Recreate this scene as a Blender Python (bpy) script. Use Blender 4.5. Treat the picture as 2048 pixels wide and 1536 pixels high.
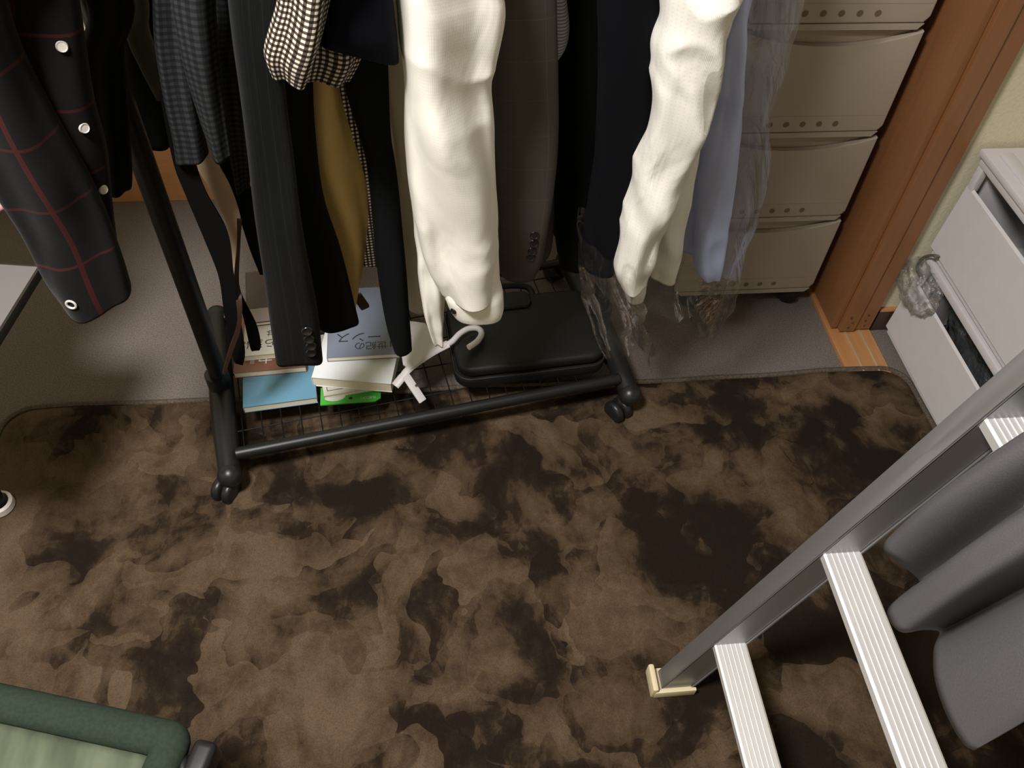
import bpy, bmesh, math, random
from mathutils import Vector, Matrix, noise
for o in list(bpy.data.objects): bpy.data.objects.remove(o)
S = bpy.context.scene; COL = S.collection
PI = math.pi
# ------------------------------------------------------------------ camera
F = 1650.0; CZ = 1.4
pitch, roll, yaw = math.radians(50.169), math.radians(3.626), math.radians(-8.136)
cp, sp, cy_, sy_ = math.cos(pitch), math.sin(pitch), math.cos(yaw), math.sin(yaw)
FW = Vector((-sy_*cp, cy_*cp, -sp)); RT = Vector((cy_, sy_, 0)); UP = RT.cross(FW)
cr, sr = math.cos(roll), math.sin(roll)
CR = RT*cr + UP*sr; CU = -RT*sr + UP*cr
CO = Vector((0, 0, CZ))
cd = bpy.data.cameras.new('camera'); cam = bpy.data.objects.new('camera', cd); COL.objects.link(cam)
cam.matrix_world = Matrix(((CR.x, CU.x, -FW.x, 0), (CR.y, CU.y, -FW.y, 0), (CR.z, CU.z, -FW.z, CZ), (0, 0, 0, 1)))
cd.sensor_width = 36; cd.sensor_fit = 'HORIZONTAL'; cd.lens = F*36/2048; cd.clip_start = .02
S.camera = cam
# ------------------------------------------------------------------ world, light, exposure
w = bpy.data.worlds.new('world'); S.world = w; w.use_nodes = True
w.node_tree.nodes['Background'].inputs[0].default_value = (1, .9, .75, 1)
w.node_tree.nodes['Background'].inputs[1].default_value = .05
S.view_settings.view_transform = 'Standard'; S.view_settings.look = 'None'
S.view_settings.gamma = 1; S.view_settings.use_curve_mapping = False
S.view_settings.exposure = 0.0
LAMP = Vector((-.62, .17, 2.30)); LAMP_W = 75.0
ld = bpy.data.lights.new('ceiling_lamp_light', 'AREA'); ld.shape = 'DISK'; ld.size = .42; ld.energy = LAMP_W
ld.color = (1, .965, .915)
lo = bpy.data.objects.new('ceiling_lamp_light', ld); COL.objects.link(lo); lo.location = LAMP

# ------------------------------------------------------------------ pixel -> world rays (survey of the photo)
def ray(x, y): return CR*((x-1024)/F) - CU*((y-768)/F) + FW
def PZ(x, y, z): d = ray(x, y); return CO + d*((z-CZ)/d.z)
def PY(x, y, Y): d = ray(x, y); return CO + d*(Y/d.y)
def PX(x, y, X): d = ray(x, y); return CO + d*(X/d.x)
A = Vector((-.411, .910, 0)); U = Vector((.9834, .1816, 0)); V = Vector((-.1816, .9834, 0))
def R(u, v, z): return A + U*u + V*v + Vector((0, 0, z))
def PV(x, y, v):
    d = ray(x, y); return CO + d*(((A+V*v-CO).dot(V))/d.dot(V))

# ------------------------------------------------------------------ materials
MATS = {}
def mat(name, col, rough=.6, metal=0, spec=.5, **k):
    m = bpy.data.materials.new(name); m.use_nodes = True; MATS[name] = m
    nt = m.node_tree; b = nt.nodes['Principled BSDF']
    b.inputs['Base Color'].default_value = (*col, 1); b.inputs['Roughness'].default_value = rough
    b.inputs['Metallic'].default_value = metal; b.inputs['Specular IOR Level'].default_value = spec
    for kk, vv in k.items(): b.inputs[kk.replace('_', ' ')].default_value = vv
    return m
def N(m, typ, **k):
    n = m.node_tree.nodes.new(typ)
    for a, v in k.items():
        if a == 'op': n.operation = v
        elif a[0] == 'i' and a[1:].isdigit(): n.inputs[int(a[1:])].default_value = v
        else: setattr(n, a, v)
    return n
def L(m, a, ao, b, bi): m.node_tree.links.new(a.outputs[ao], b.inputs[bi])
def BS(m): return m.node_tree.nodes['Principled BSDF']
def coords(m, uv=False, scale=(1, 1, 1)):
    t = N(m, 'ShaderNodeTexCoord'); mp = N(m, 'ShaderNodeMapping'); mp.inputs['Scale'].default_value = scale
    L(m, t, 'UV' if uv else 'Object', mp, 0); return mp
def ramp(m, stops):
    r = N(m, 'ShaderNodeValToRGB'); e = r.color_ramp.elements
    while len(e) < len(stops): e.new(.5)
    for q, (p, c) in zip(e, stops): q.position = p; q.color = (*c, 1)
    return r
def bump(m, src, out, strength=.3, dist=.002, prev=None):
    b = N(m, 'ShaderNodeBump'); b.inputs['Strength'].default_value = strength; b.inputs['Distance'].default_value = dist
    L(m, src, out, b, 'Height')
    if prev: L(m, prev, 0, b, 'Normal')
    L(m, b, 0, BS(m), 'Normal'); return b
def noise_mat(name, c1, c2, scale=300, rough=.9, bs=.4, bd=.001, uv=False, stretch=(1, 1, 1), spec=.3, **k):
    m = mat(name, c1, rough, spec=spec, **k); mp = coords(m, uv, stretch)
    n = N(m, 'ShaderNodeTexNoise'); n.inputs['Scale'].default_value = scale; n.inputs['Detail'].default_value = 3
    L(m, mp, 0, n, 0); r = ramp(m, [(.35, c1), (.65, c2)]); L(m, n, 0, r, 0); L(m, r, 0, BS(m), 'Base Color')
    bump(m, n, 0, bs, bd); return m
def weave(m, f=900, st=.35, crease=12, cs=.5, cd_=.006):
    """fine weave plus soft creases, in UV metres"""
    mp = coords(m, True)
    w1 = N(m, 'ShaderNodeTexWave'); w1.inputs['Scale'].default_value = f/6.28*2; L(m, mp, 0, w1, 0)
    n = N(m, 'ShaderNodeTexNoise'); n.inputs['Scale'].default_value = crease; n.inputs['Detail'].default_value = 3
    n.inputs['Distortion'].default_value = .6
    mq = coords(m, True, (1, .4, 1)); L(m, mq, 0, n, 0)
    b = bump(m, n, 0, cs, cd_); bump(m, w1, 0, st, .0004, b)
def fabric(name, c, rough=.95, sheen=.0, crease=12, cs=.5, cd_=.006, spec=.15, f=900, st=.25):
    m = mat(name, c, rough, spec=spec); BS(m).inputs['Sheen Weight'].default_value = sheen
    weave(m, f, st, crease, cs, cd_); return m
def sepuv(m):
    t = N(m, 'ShaderNodeTexCoord'); s = N(m, 'ShaderNodeSeparateXYZ'); L(m, t, 'UV', s, 0); return s
def stripe(m, s, ax, period, width, offset=0.0):
    """1 inside a stripe of width (m) repeated every period (m)"""
    a = N(m, 'ShaderNodeMath', op='MULTIPLY_ADD'); L(m, s, ax, a, 0); a.inputs[1].default_value = 1/period; a.inputs[2].default_value = 50+offset
    fr = N(m, 'ShaderNodeMath', op='FRACT'); L(m, a, 0, fr, 0)
    l = N(m, 'ShaderNodeMath', op='LESS_THAN'); L(m, fr, 0, l, 0); l.inputs[1].default_value = width/period
    return l
def mixc(m, fac, c1, c2):
    x = N(m, 'ShaderNodeMix', data_type='RGBA')
    if hasattr(fac, 'outputs'): L(m, fac, 0, x, 0)
    else: x.inputs[0].default_value = fac
    for i, c in ((6, c1), (7, c2)):
        if isinstance(c, tuple): x.inputs[i].default_value = (*c, 1)
        else: m.node_tree.links.new(c, x.inputs[i])
    return x.outputs[2]
def comb(m, a, b, op='MAXIMUM'):
    n = N(m, 'ShaderNodeMath', op=op); L(m, a, 0, n, 0); L(m, b, 0, n, 1); return n
def setc(m, sock): m.node_tree.links.new(sock, BS(m).inputs['Base Color'])

# rug: brushed velour; sheen of nap lying in different directions painted into the colour
m = mat('brown_velour', (.1, .06, .035), .95, spec=.1)
mp = coords(m)
n0 = N(m, 'ShaderNodeTexNoise'); n0.inputs['Scale'].default_value = 5.5; n0.inputs['Detail'].default_value = 3; n0.inputs['Roughness'].default_value = .5
L(m, mp, 0, n0, 0)
vm = N(m, 'ShaderNodeVectorMath', op='MULTIPLY_ADD'); L(m, n0, 1, vm, 0); vm.inputs[1].default_value = (.34, .34, 0); L(m, mp, 0, vm, 2)
n1 = N(m, 'ShaderNodeTexNoise'); n1.inputs['Scale'].default_value = 5.2; n1.inputs['Detail'].default_value = 6; n1.inputs['Roughness'].default_value = .55
n1.inputs['Distortion'].default_value = .35
L(m, mp, 0, n1, 0)
vo = N(m, 'ShaderNodeTexVoronoi'); vo.inputs['Scale'].default_value = 9.0; L(m, vm, 0, vo, 0)
sv = N(m, 'ShaderNodeSeparateColor'); L(m, vo, 'Color', sv, 0)
vo2 = N(m, 'ShaderNodeTexVoronoi'); vo2.inputs['Scale'].default_value = 19.0; L(m, vm, 0, vo2, 0)
sv2 = N(m, 'ShaderNodeSeparateColor'); L(m, vo2, 'Color', sv2, 0)
a1 = N(m, 'ShaderNodeMath', op='MULTIPLY_ADD'); L(m, sv, 0, a1, 0); a1.inputs[1].default_value = .14; L(m, n1, 0, a1, 2)
a2 = N(m, 'ShaderNodeMath', op='MULTIPLY_ADD'); L(m, sv2, 0, a2, 0); a2.inputs[1].default_value = .07; L(m, a1, 0, a2, 2)
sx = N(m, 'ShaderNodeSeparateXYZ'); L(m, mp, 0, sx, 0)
n5 = N(m, 'ShaderNodeTexNoise'); n5.inputs['Scale'].default_value = 1.0; n5.inputs['Detail'].default_value = 5; n5.inputs['Roughness'].default_value = .65; n5.inputs['Distortion'].default_value = .8
mp5 = coords(m, False, (34, 17, 1)); mp5.inputs['Rotation'].default_value = (0, 0, .5); L(m, mp5, 0, n5, 0)
a5 = N(m, 'ShaderNodeMath', op='MULTIPLY_ADD'); L(m, n5, 0, a5, 0); a5.inputs[1].default_value = .20; a5.inputs[2].default_value = -.10
a6 = N(m, 'ShaderNodeMath', op='ADD'); L(m, a5, 0, a6, 0); L(m, a2, 0, a6, 1)
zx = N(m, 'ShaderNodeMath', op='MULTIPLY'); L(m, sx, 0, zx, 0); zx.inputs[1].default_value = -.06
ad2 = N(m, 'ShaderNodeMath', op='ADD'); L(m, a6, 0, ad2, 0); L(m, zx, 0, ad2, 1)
r = ramp(m, [(.49, (.014, .0088, .006)), (.545, (.022, .0145, .0092)), (.585, (.048, .031, .0185)), (.65, (.072, .048, .0295)), (.75, (.100, .069, .044))])
L(m, ad2, 0, r, 0)
n3 = N(m, 'ShaderNodeTexNoise'); n3.inputs['Scale'].default_value = 420; n3.inputs['Detail'].default_value = 2; L(m, mp, 0, n3, 0)
r3 = ramp(m, [(.3, (.78, .78, .78)), (.6, (1.08, 1.08, 1.08))]); L(m, n3, 0, r3, 0)
mx = N(m, 'ShaderNodeMix', data_type='RGBA', blend_type='MULTIPLY'); mx.inputs[0].default_value = 1
L(m, r, 0, mx, 6); L(m, r3, 0, mx, 7); setc(m, mx.outputs[2])
b1 = bump(m, n3, 0, .5, .002); bump(m, n1, 0, .25, .012, b1)
RUG = m
HEM = noise_mat('rug_hem', (.06, .045, .034), (.11, .085, .066), 260, bs=.6, bd=.002)
CARPET = noise_mat('grey_loop_carpet', (.115, .095, .086), (.185, .157, .143), 330, bs=.7, bd=.003)
def wood(name, c1, c2, sc=(1.2, 14, 1.2), rough=.38):
    m = mat(name, c1, rough, spec=.4); mp = coords(m, False, sc)
    n = N(m, 'ShaderNodeTexNoise'); n.inputs['Scale'].default_value = 6; n.inputs['Detail'].default_value = 5; n.inputs['Distortion'].default_value = .6
    L(m, mp, 0, n, 0); r = ramp(m, [(.2, c1), (.8, c2)]); L(m, n, 0, r, 0); L(m, r, 0, BS(m), 'Base Color')
    bump(m, n, 0, .03, .0005); return m
WOOD = wood('orange_wood', (.20, .085, .034), (.25, .110, .046), (14, 14, 1.2))
WOODT = wood('sill_wood', (.36, .165, .062), (.44, .215, .09), (16, 1.2, 16))
WOODB = wood('skirting_wood', (.40, .18, .07), (.48, .24, .10), (1.2, 14, 14))
WALL = noise_mat('cream_wallpaper', (.60, .555, .42), (.65, .605, .46), 160, rough=.85, bs=.35, bd=.002)
CEIL = mat('ceiling_white', (.75, .72, .66), .9)
DARKSK = mat('dark_skirting', (.05, .03, .022), .6)
IVORY = noise_mat('ivory_plastic', (.365, .315, .262), (.38, .33, .275), 700, rough=.5, bs=.08, bd=.0005, spec=.35)
IVORYD = mat('ivory_recess', (.33, .27, .21), .6)
HOLEL = mat('vent_hole_shade', (.15, .115, .075), .8)
HOLE = mat('hole_dark', (.05, .035, .02), .8)
BLACKP = mat('black_plastic', (.010, .011, .012), .38, spec=.45)
BLACKM = mat('black_enamel', (.006, .0065, .007), .42, spec=.4)
WIREM = mat('black_wire', (.004, .004, .004), .6, spec=.2)
GREYT = mat('inner_tube_grey', (.10, .10, .105), .35, metal=.8)
WHITEP = noise_mat('milky_plastic', (.58, .555, .575), (.60, .575, .595), 30, rough=.42, bs=.02, bd=.0005, spec=.45)
LADD = mat('anodised_aluminium', (.33, .325, .335), .46, metal=.75); BS(LADD).inputs['Anisotropic'].default_value = .3
mp = coords(LADD, False, (300, 8, 6)); n = N(LADD, 'ShaderNodeTexNoise'); n.inputs['Scale'].default_value = 6; L(LADD, mp, 0, n, 0); bump(LADD, n, 0, .05, .0004)
TREAD = mat('ribbed_aluminium', (.93, .92, .93), .42, metal=.65)
mp = coords(TREAD, False, (160, 2, 160)); n = N(TREAD, 'ShaderNodeTexNoise'); n.inputs['Scale'].default_value = 6; L(TREAD, mp, 0, n, 0); bump(TREAD, n, 0, .05, .0004)
CREAM = mat('cream_rubber', (.62, .54, .36), .6)
WHITER = mat('white_rubber', (.70, .66, .64), .5)
# cloths
WSHIRT = fabric('white_cotton', (.80, .765, .71), .8, 0, 13, .6, .010, .25)
s = sepuv(WSHIRT); setc(WSHIRT, mixc(WSHIRT, stripe(WSHIRT, s, 1, .0045, .0012), (.87, .84, .785), (.83, .80, .74)))
WSHIRT2 = fabric('white_cotton_dobby', (.80, .77, .73), .7, 0, 15, .75, .013, .35)
s = sepuv(WSHIRT2); setc(WSHIRT2, mixc(WSHIRT2, comb(WSHIRT2, stripe(WSHIRT2, s, 0, .006, .002), stripe(WSHIRT2, s, 1, .006, .002), 'MINIMUM'), (.86, .83, .785), (.79, .76, .72)))
CREAMC = fabric('cream_chino', (.52, .46, .37))
BLUESH = fabric('pale_blue_cotton', (.42, .48, .74), .8, 0, 12, .6, .010, .25)
STRIPE = fabric('striped_shirt', (.5, .5, .55))
s = sepuv(STRIPE); setc(STRIPE, mixc(STRIPE, stripe(STRIPE, s, 1, .005, .002), (.40, .40, .45), (.16, .16, .2)))
GREYS = fabric('grey_suit_wool', (.064, .055, .049), .95, .0)
s = sepuv(GREYS); setc(GREYS, mixc(GREYS, comb(GREYS, stripe(GREYS, s, 0, .045, .0008), stripe(GREYS, s, 1, .06, .0008)), (.064, .055, .049), (.088, .078, .070)))
BLKPIN = fabric('black_pinstripe_wool', (.010, .0115, .014), .9, .03)
s = sepuv(BLKPIN); setc(BLKPIN, mixc(BLKPIN, stripe(BLKPIN, s, 0, .006, .0009), (.0038, .0044, .0053), (.0072, .0080, .0092)))
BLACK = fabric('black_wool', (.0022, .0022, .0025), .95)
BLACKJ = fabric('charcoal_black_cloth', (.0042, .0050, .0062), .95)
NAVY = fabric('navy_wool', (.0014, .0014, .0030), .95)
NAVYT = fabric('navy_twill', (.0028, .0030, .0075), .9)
KHAKI = fabric('mustard_chino', (.58, .40, .15), .9, 0, 14, .6, .010)
OLIVE = fabric('dark_olive_cloth', (.085, .080, .066), .95)
def check(name, base, dark, mid, p=.008, duty=.5):
    m = fabric(name, base); s = sepuv(m)
    a = stripe(m, s, 0, p, p*duty); b = stripe(m, s, 1, p, p*duty)
    su = N(m, 'ShaderNodeMath', op='ADD'); L(m, a, 0, su, 0); L(m, b, 0, su, 1)
    d = N(m, 'ShaderNodeMath', op='MULTIPLY'); L(m, su, 0, d, 0); d.inputs[1].default_value = .5
    r = ramp(m, [(0, base), (.5, mid), (1, dark)]); L(m, d, 0, r, 0); L(m, r, 0, BS(m), 'Base Color'); return m
GINGH = check('gingham_brown', (.62, .56, .48), (.012, .009, .008), (.075, .055, .042), .0064, .5)
GINGHD = check('gingham_grey', (.030, .032, .035), (.009, .010, .0115), (.016, .0175, .0195), .0088, .5)
m = fabric('black_flannel_red_check', (.010, .010, .011), 1, .05); s = sepuv(m)
setc(m, mixc(m, comb(m, stripe(m, s, 0, .085, .0040, .35), stripe(m, s, 1, .090, .0040, .55)), (.0050, .0050, .0054), (.045, .007, .008))); PLAID = m
GREYCL = noise_mat('grey_melange_cloth', (.088, .085, .094), (.108, .104, .114), 500, bs=.3, bd=.0006, uv=True)
TAN = mat('tan_leather', (.56, .40, .27), .6); BROWNL = mat('brown_leather', (.035, .016, .010), .4)
LEATH = noise_mat('black_leatherette', (.006, .0065, .0065), (.009, .0095, .009), 300, rough=.5, bs=.3, bd=.0006)
BTN = mat('dark_button', (.012, .010, .010), .25); SNAP = mat('pearl_snap', (.75, .7, .68), .25, metal=.3)
PAGE = noise_mat('page_edges', (.70, .64, .50), (.80, .75, .62), 900, bs=.3, bd=.0005, stretch=(.05, .05, 1))
WHITEC = mat('white_cover', (.70, .73, .76), .35); OFFW = mat('offwhite_cover', (.55, .53, .47), .4)
BLUEC = mat('sky_blue_cover', (.11, .26, .38), .4); SLATE = mat('slate_blue_cover', (.155, .185, .26), .35)
REDBR = mat('red_brown_cover', (.20, .085, .055), .4); BRNC = mat('dark_brown_cover', (.06, .035, .03), .4)
MAUVE = mat('mauve_cover', (.30, .25, .25), .4)
GREENC = mat('green_card', (.06, .42, .05), .4); INK = mat('ink', (.015, .018, .03), .5); INKW = mat('white_ink', (.65, .65, .6), .5)
GREENF = noise_mat('worn_green_fabric', (.065, .080, .052), (.125, .145, .095), 30, bs=.6, bd=.003, stretch=(1, .25, 1))
GREEND = noise_mat('green_piping', (.016, .028, .018), (.022, .037, .024), 200, bs=.3, bd=.001)
TABLE = mat('table_white', (.17, .155, .155), .5); TEDGE = mat('table_edge', (.02, .015, .012), .5)
PINK = mat('pink_cloth', (.75, .38, .42), .8)
GREYBAG = mat('dark_bag', (.045, .048, .05), .28, spec=.6)
mp = coords(GREYBAG); n = N(GREYBAG, 'ShaderNodeTexNoise'); n.inputs['Scale'].default_value = 25; n.inputs['Detail'].default_value = 6; L(GREYBAG, mp, 0, n, 0); bump(GREYBAG, n, 0, 1, .02)
CORD = noise_mat('grey_cord', (.07, .065, .055), (.16, .15, .13), 200)
def film(name, alpha, tint=(1, 1, 1), sc=18, rough=.12, haze=.05, fr_=.9):
    m = bpy.data.materials.new(name); m.use_nodes = True; nt = m.node_tree
    nt.nodes.remove(nt.nodes['Principled BSDF']); out = nt.nodes['Material Output']
    tr = N(m, 'ShaderNodeBsdfTransparent'); tr.inputs[0].default_value = (*tint, 1)
    gl = N(m, 'ShaderNodeBsdfGlossy'); gl.inputs[0].default_value = (1, 1, 1, 1); gl.inputs[1].default_value = rough
    df = N(m, 'ShaderNodeBsdfDiffuse'); df.inputs[0].default_value = (.7, .68, .66, 1)
    t = coords(m); n = N(m, 'ShaderNodeTexNoise'); n.inputs['Scale'].default_value = sc; n.inputs['Detail'].default_value = 5; n.inputs['Distortion'].default_value = 1.5
    L(m, t, 0, n, 0); b = N(m, 'ShaderNodeBump'); b.inputs[0].default_value = .9; b.inputs[1].default_value = .012; L(m, n, 0, b, 'Height')
    L(m, b, 0, gl, 'Normal')
    fr = N(m, 'ShaderNodeFresnel'); fr.inputs[0].default_value = 1.45; L(m, b, 0, fr, 'Normal')
    mm = N(m, 'ShaderNodeMath', op='MULTIPLY_ADD'); L(m, fr, 0, mm, 0); mm.inputs[1].default_value = fr_; mm.inputs[2].default_value = alpha
    mm.use_clamp = True
    m0 = N(m, 'ShaderNodeMixShader'); m0.inputs[0].default_value = haze; L(m, tr, 0, m0, 1); L(m, df, 0, m0, 2)
    mxs = N(m, 'ShaderNodeMixShader'); L(m, mm, 0, mxs, 0); L(m, m0, 0, mxs, 1); L(m, gl, 0, mxs, 2)
    L(m, mxs, 0, out, 0); return m
FILM = film('clear_film', .0, (.975, .975, .97), 9, .09, .008, .45); FILMW = film('milky_film', .02, (.95, .95, .95), 30, .2, .07, .7)

# ------------------------------------------------------------------ object helpers
WL = {}
def tag(o, label, cat, group=None, kind=None):
    o['label'] = label; o['category'] = cat
    if group: o['group'] = group
    if kind: o['kind'] = kind
    return o
def thing(name, loc, label, cat, group=None):
    o = bpy.data.objects.new(name, None); COL.objects.link(o); o.location = loc; o.empty_display_size = .02
    WL[o] = Vector(loc); return tag(o, label, cat, group)
def mk(name, verts, faces, mats, parent=None, smooth=False, uvs=None, mi=None, loc=None):
    me = bpy.data.meshes.new(name)
    verts = [Vector(v) for v in verts]
    base = WL[parent] if parent else Vector((0, 0, 0))
    if loc is None:
        xs = [v.x for v in verts]; ys = [v.y for v in verts]
        loc = Vector(((min(xs)+max(xs))/2, (min(ys)+max(ys))/2, min(v.z for v in verts)))
    else: loc = Vector(loc)
    me.from_pydata([v-loc for v in verts], [], faces)
    for mm_ in (mats if isinstance(mats, (list, tuple)) else [mats]): me.materials.append(mm_)
    if mi:
        for p, i in zip(me.polygons, mi): p.material_index = i
    if smooth:
        for p in me.polygons: p.use_smooth = True
    if uvs:
        ul = me.uv_layers.new(name='UVMap')
        for p in me.polygons:
            for li, vi in zip(p.loop_indices, p.vertices): ul.data[li].uv = uvs[vi]
        # seam fix: faces that wrap are given in order by the caller
    me.update()
    o = bpy.data.objects.new(name, me); COL.objects.link(o)
    if parent: o.parent = parent
    o.location = loc-base; WL[o] = loc; return o
class MB:
    def __init__(s): s.v = []; s.f = []; s.mi = []; s.sm = []
    def add(s, vs, fs, mi=0, M=None):
        k = len(s.v); s.v += [(M @ Vector(q)) if M else Vector(q) for q in vs]
        s.f += [tuple(i+k for i in f) for f in fs]; s.mi += [mi]*len(fs); return s
    def bm(s, b, mi=0, M=None):
        b.verts.ensure_lookup_table(); b.verts.index_update()
        s.add([q.co.copy() for q in b.verts], [[q.index for q in f.verts] for f in b.faces], mi, M); b.free(); return s
    def box(s, c, d, bev=0, M=None, mi=0, seg=2):
        b = bmesh.new(); bmesh.ops.create_cube(b, size=1)
        for q in b.verts: q.co = Vector((q.co.x*d[0]+c[0], q.co.y*d[1]+c[1], q.co.z*d[2]+c[2]))
        if bev: bmesh.ops.bevel(b, geom=b.edges[:], offset=bev, segments=seg, affect='EDGES', profile=.6)
        return s.bm(b, mi, M)
    def sweep(s, pts, r, n=12, mi=0, closed=False, flat=1.0, up=None, caps=True):
        pts = [Vector(p) for p in pts]; rs = r if isinstance(r, (list, tuple)) else [r]*len(pts)
        t0 = (pts[1]-pts[0]).normalized(); nrm = up.copy() if up else (Vector((0, 0, 1)) if abs(t0.z) < .9 else Vector((1, 0, 0)))
        k = len(s.v); m_ = len(pts)
        for i, p in enumerate(pts):
            if closed: t = (pts[(i+1) % m_]-pts[i-1]).normalized()
            else: t = (pts[min(i+1, m_-1)]-pts[max(i-1, 0)]).normalized()
            nrm = (nrm-t*nrm.dot(t)).normalized(); bi = t.cross(nrm)
            for j in range(n):
                a = 2*PI*j/n; s.v.append(p+(nrm*math.cos(a)*flat+bi*math.sin(a))*rs[i])
        for i in range(m_ if closed else m_-1):
            i2 = (i+1) % m_
            for j in range(n):
                s.f.append((k+i*n+j, k+i*n+(j+1) % n, k+i2*n+(j+1) % n, k+i2*n+j)); s.mi.append(mi)
        if not closed and caps:
            s.f.append(tuple(k+j for j in range(n))[::-1]); s.mi.append(mi)
            s.f.append(tuple(k+(m_-1)*n+j for j in range(n))); s.mi.append(mi)
        return s
    def lathe(s, prof, n=24, M=None, mi=0):
        k = len(s.v)
        vs = []; fs = []
        for (rr, zz) in prof:
            for j in range(n): a = 2*PI*j/n; vs.append((rr*math.cos(a), rr*math.sin(a), zz))
        for i in range(len(prof)-1):
            for j in range(n): fs.append((i*n+j, i*n+(j+1) % n, (i+1)*n+(j+1) % n, (i+1)*n+j))
        fs.append(tuple(range(n))[::-1]); fs.append(tuple((len(prof)-1)*n+j for j in range(n)))
        return s.add(vs, fs, mi, M)
    def prism(s, poly, h0, h1, M=None, mi=0):
        n = len(poly); vs = [(x, y, h0) for x, y in poly]+[(x, y, h1) for x, y in poly]
        fs = [tuple(range(n))[::-1], tuple(range(n, 2*n))]+[(i, (i+1) % n, (i+1) % n+n, i+n) for i in range(n)]
        return s.add(vs, fs, mi, M)
    def out(s, name, mats, parent=None, smooth=True, ang=35, loc=None):
        o = mk(name, s.v, s.f, mats, parent, smooth, None, s.mi, loc)
        if smooth:
            for p in o.data.polygons: p.use_smooth = True
            o.data.set_sharp_from_angle(angle=math.radians(ang))
        return o
def frame(o, x, y=None, z=None):
    """matrix with columns x,y,z at o"""
    x = x.normalized(); z = z.normalized() if z else Vector((0, 0, 1))
    y = z.cross(x).normalized() if y is None else y.normalized(); z = x.cross(y)
    return Matrix(((x.x, y.x, z.x, o.x), (x.y, y.y, z.y, o.y), (x.z, y.z, z.z, o.z), (0, 0, 0, 1)))
def cat(p0, p1, p2, p3, t): return .5*((2*p1)+(p2-p0)*t+(2*p0-5*p1+4*p2-p3)*t*t+(3*p1-p0-3*p2+p3)*t*t*t)
def spline(P, sub):
    out = []
    for i in range(len(P)-1):
        a, b, c, d = P[max(i-1, 0)], P[i], P[i+1], P[min(i+2, len(P)-1)]
        for k in range(sub): out.append(cat(a, b, c, d, k/sub))
    out.append(P[-1]); return out
def rrect(w_, h_, r, n=6):
    pts = []
    for cx, cy, a0 in ((w_/2-r, h_/2-r, 0), (-w_/2+r, h_/2-r, 90), (-w_/2+r, -h_/2+r, 180), (w_/2-r, -h_/2+r, 270)):
        for k in range(n+1): a = math.radians(a0+90*k/n); pts.append((cx+r*math.cos(a), cy+r*math.sin(a)))
    return pts

# ------------------------------------------------------------------ the room
def struct(name, mb, mats, **k): o = mb.out(name, mats, smooth=k.get('smooth', False)); o['kind'] = 'structure'; return o
X0, X1, Y0, Y1 = -2.0, 1.75, -1.6, 1.86
struct('floor', MB().box(((X0+X1)/2, (Y0+Y1)/2, -.05), (X1-X0+.2, Y1-Y0+.2, .1)), CARPET)
struct('ceiling', MB().box(((X0+X1)/2, (Y0+Y1)/2, 2.45), (X1-X0+.2, Y1-Y0+.2, .1)), CEIL)
struct('wall_back', MB().box(((X0+X1)/2, Y1+.05, 1.2), (X1-X0, .1, 2.4)), WALL)
struct('wall_left', MB().box((X0-.05, (Y0+Y1)/2, 1.2), (.1, Y1-Y0, 2.4)), WALL)
struct('wall_right', MB().box((X1+.05, (Y0+Y1)/2, 1.2), (.1, Y1-Y0, 2.4)), WALL)
struct('wall_front', MB().box(((X0+X1)/2, Y0-.05, 1.2), (X1-X0, .1, 2.4)), WALL)
struct('wall_return', MB().box(((1.036+X1)/2, 1.33, 1.2), (X1-1.036, .10, 2.4)), WALL)
struct('baseboard_right', MB().box(((1.036+X1)/2, 1.275, .034), (X1-1.036, .010, .062)).box(((1.036+X1)/2, 1.274, .0675), (X1-1.036, .012, .005), mi=1), [DARKSK, WOODB])
b_ = MB().box(((X0+.93)/2, Y1-.012, .10), (.93-X0, .024, .20), .002)
struct('baseboard_back', b_, WOODB)
# sliding-door sill with two aluminium rails, and the two door leaves parked end-on
sx0, sx1 = .928, 1.030
b_ = MB().box(((sx0+sx1)/2, (1.10+1.85)/2, .005), (sx1-sx0, .75, .010), .001)
for gx in (.967, 1.003): b_.box((gx, (1.10+1.85)/2, .0108), (.0035, .75, .0025), mi=1)
struct('trim_1', b_, [WOODT, mat('sill_rail', (.62, .55, .42), .35, metal=.6)])
def leaf(name, xa, xb, ya):
    b = MB().box(((xa+xb)/2, (ya+1.855)/2, 1.06), (xb-xa, 1.855-ya, 2.09), .0015)
    o = struct(name, b, WOOD)
    h = MB()
    rnd = random.Random(xa)
    for k in range(3):
        z_ = .028+.017*k; h.sweep([(xa+(xb-xa)*rnd.uniform(.3, .7), ya-.0006, z_), (xa+(xb-xa)*.5, ya+.004, z_)], .0032, 10)
    h.out('screw_hole', HOLE, o)
    return o
leaf('door_1', .950, .9865, 1.257); leaf('door_2', .9890, 1.0265, 1.262)
b_ = MB().box(((.935+.949)/2, 1.56, 1.06), (.014, .58, 2.09), .001); struct('trim_2', b_, WOOD)
# ceiling lamp
cl = thing('ceiling_light', (LAMP.x, LAMP.y, 2.31), 'round flush ceiling lamp above the rug, out of the picture', 'ceiling light')
MB().lathe([(.06, 2.36), (.24, 2.35), (.25, 2.38), (.25, 2.40)], 40, Matrix.Translation((LAMP.x, LAMP.y, 0))).out('housing', mat('lamp_white', (.8, .8, .78), .5), cl)

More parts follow.
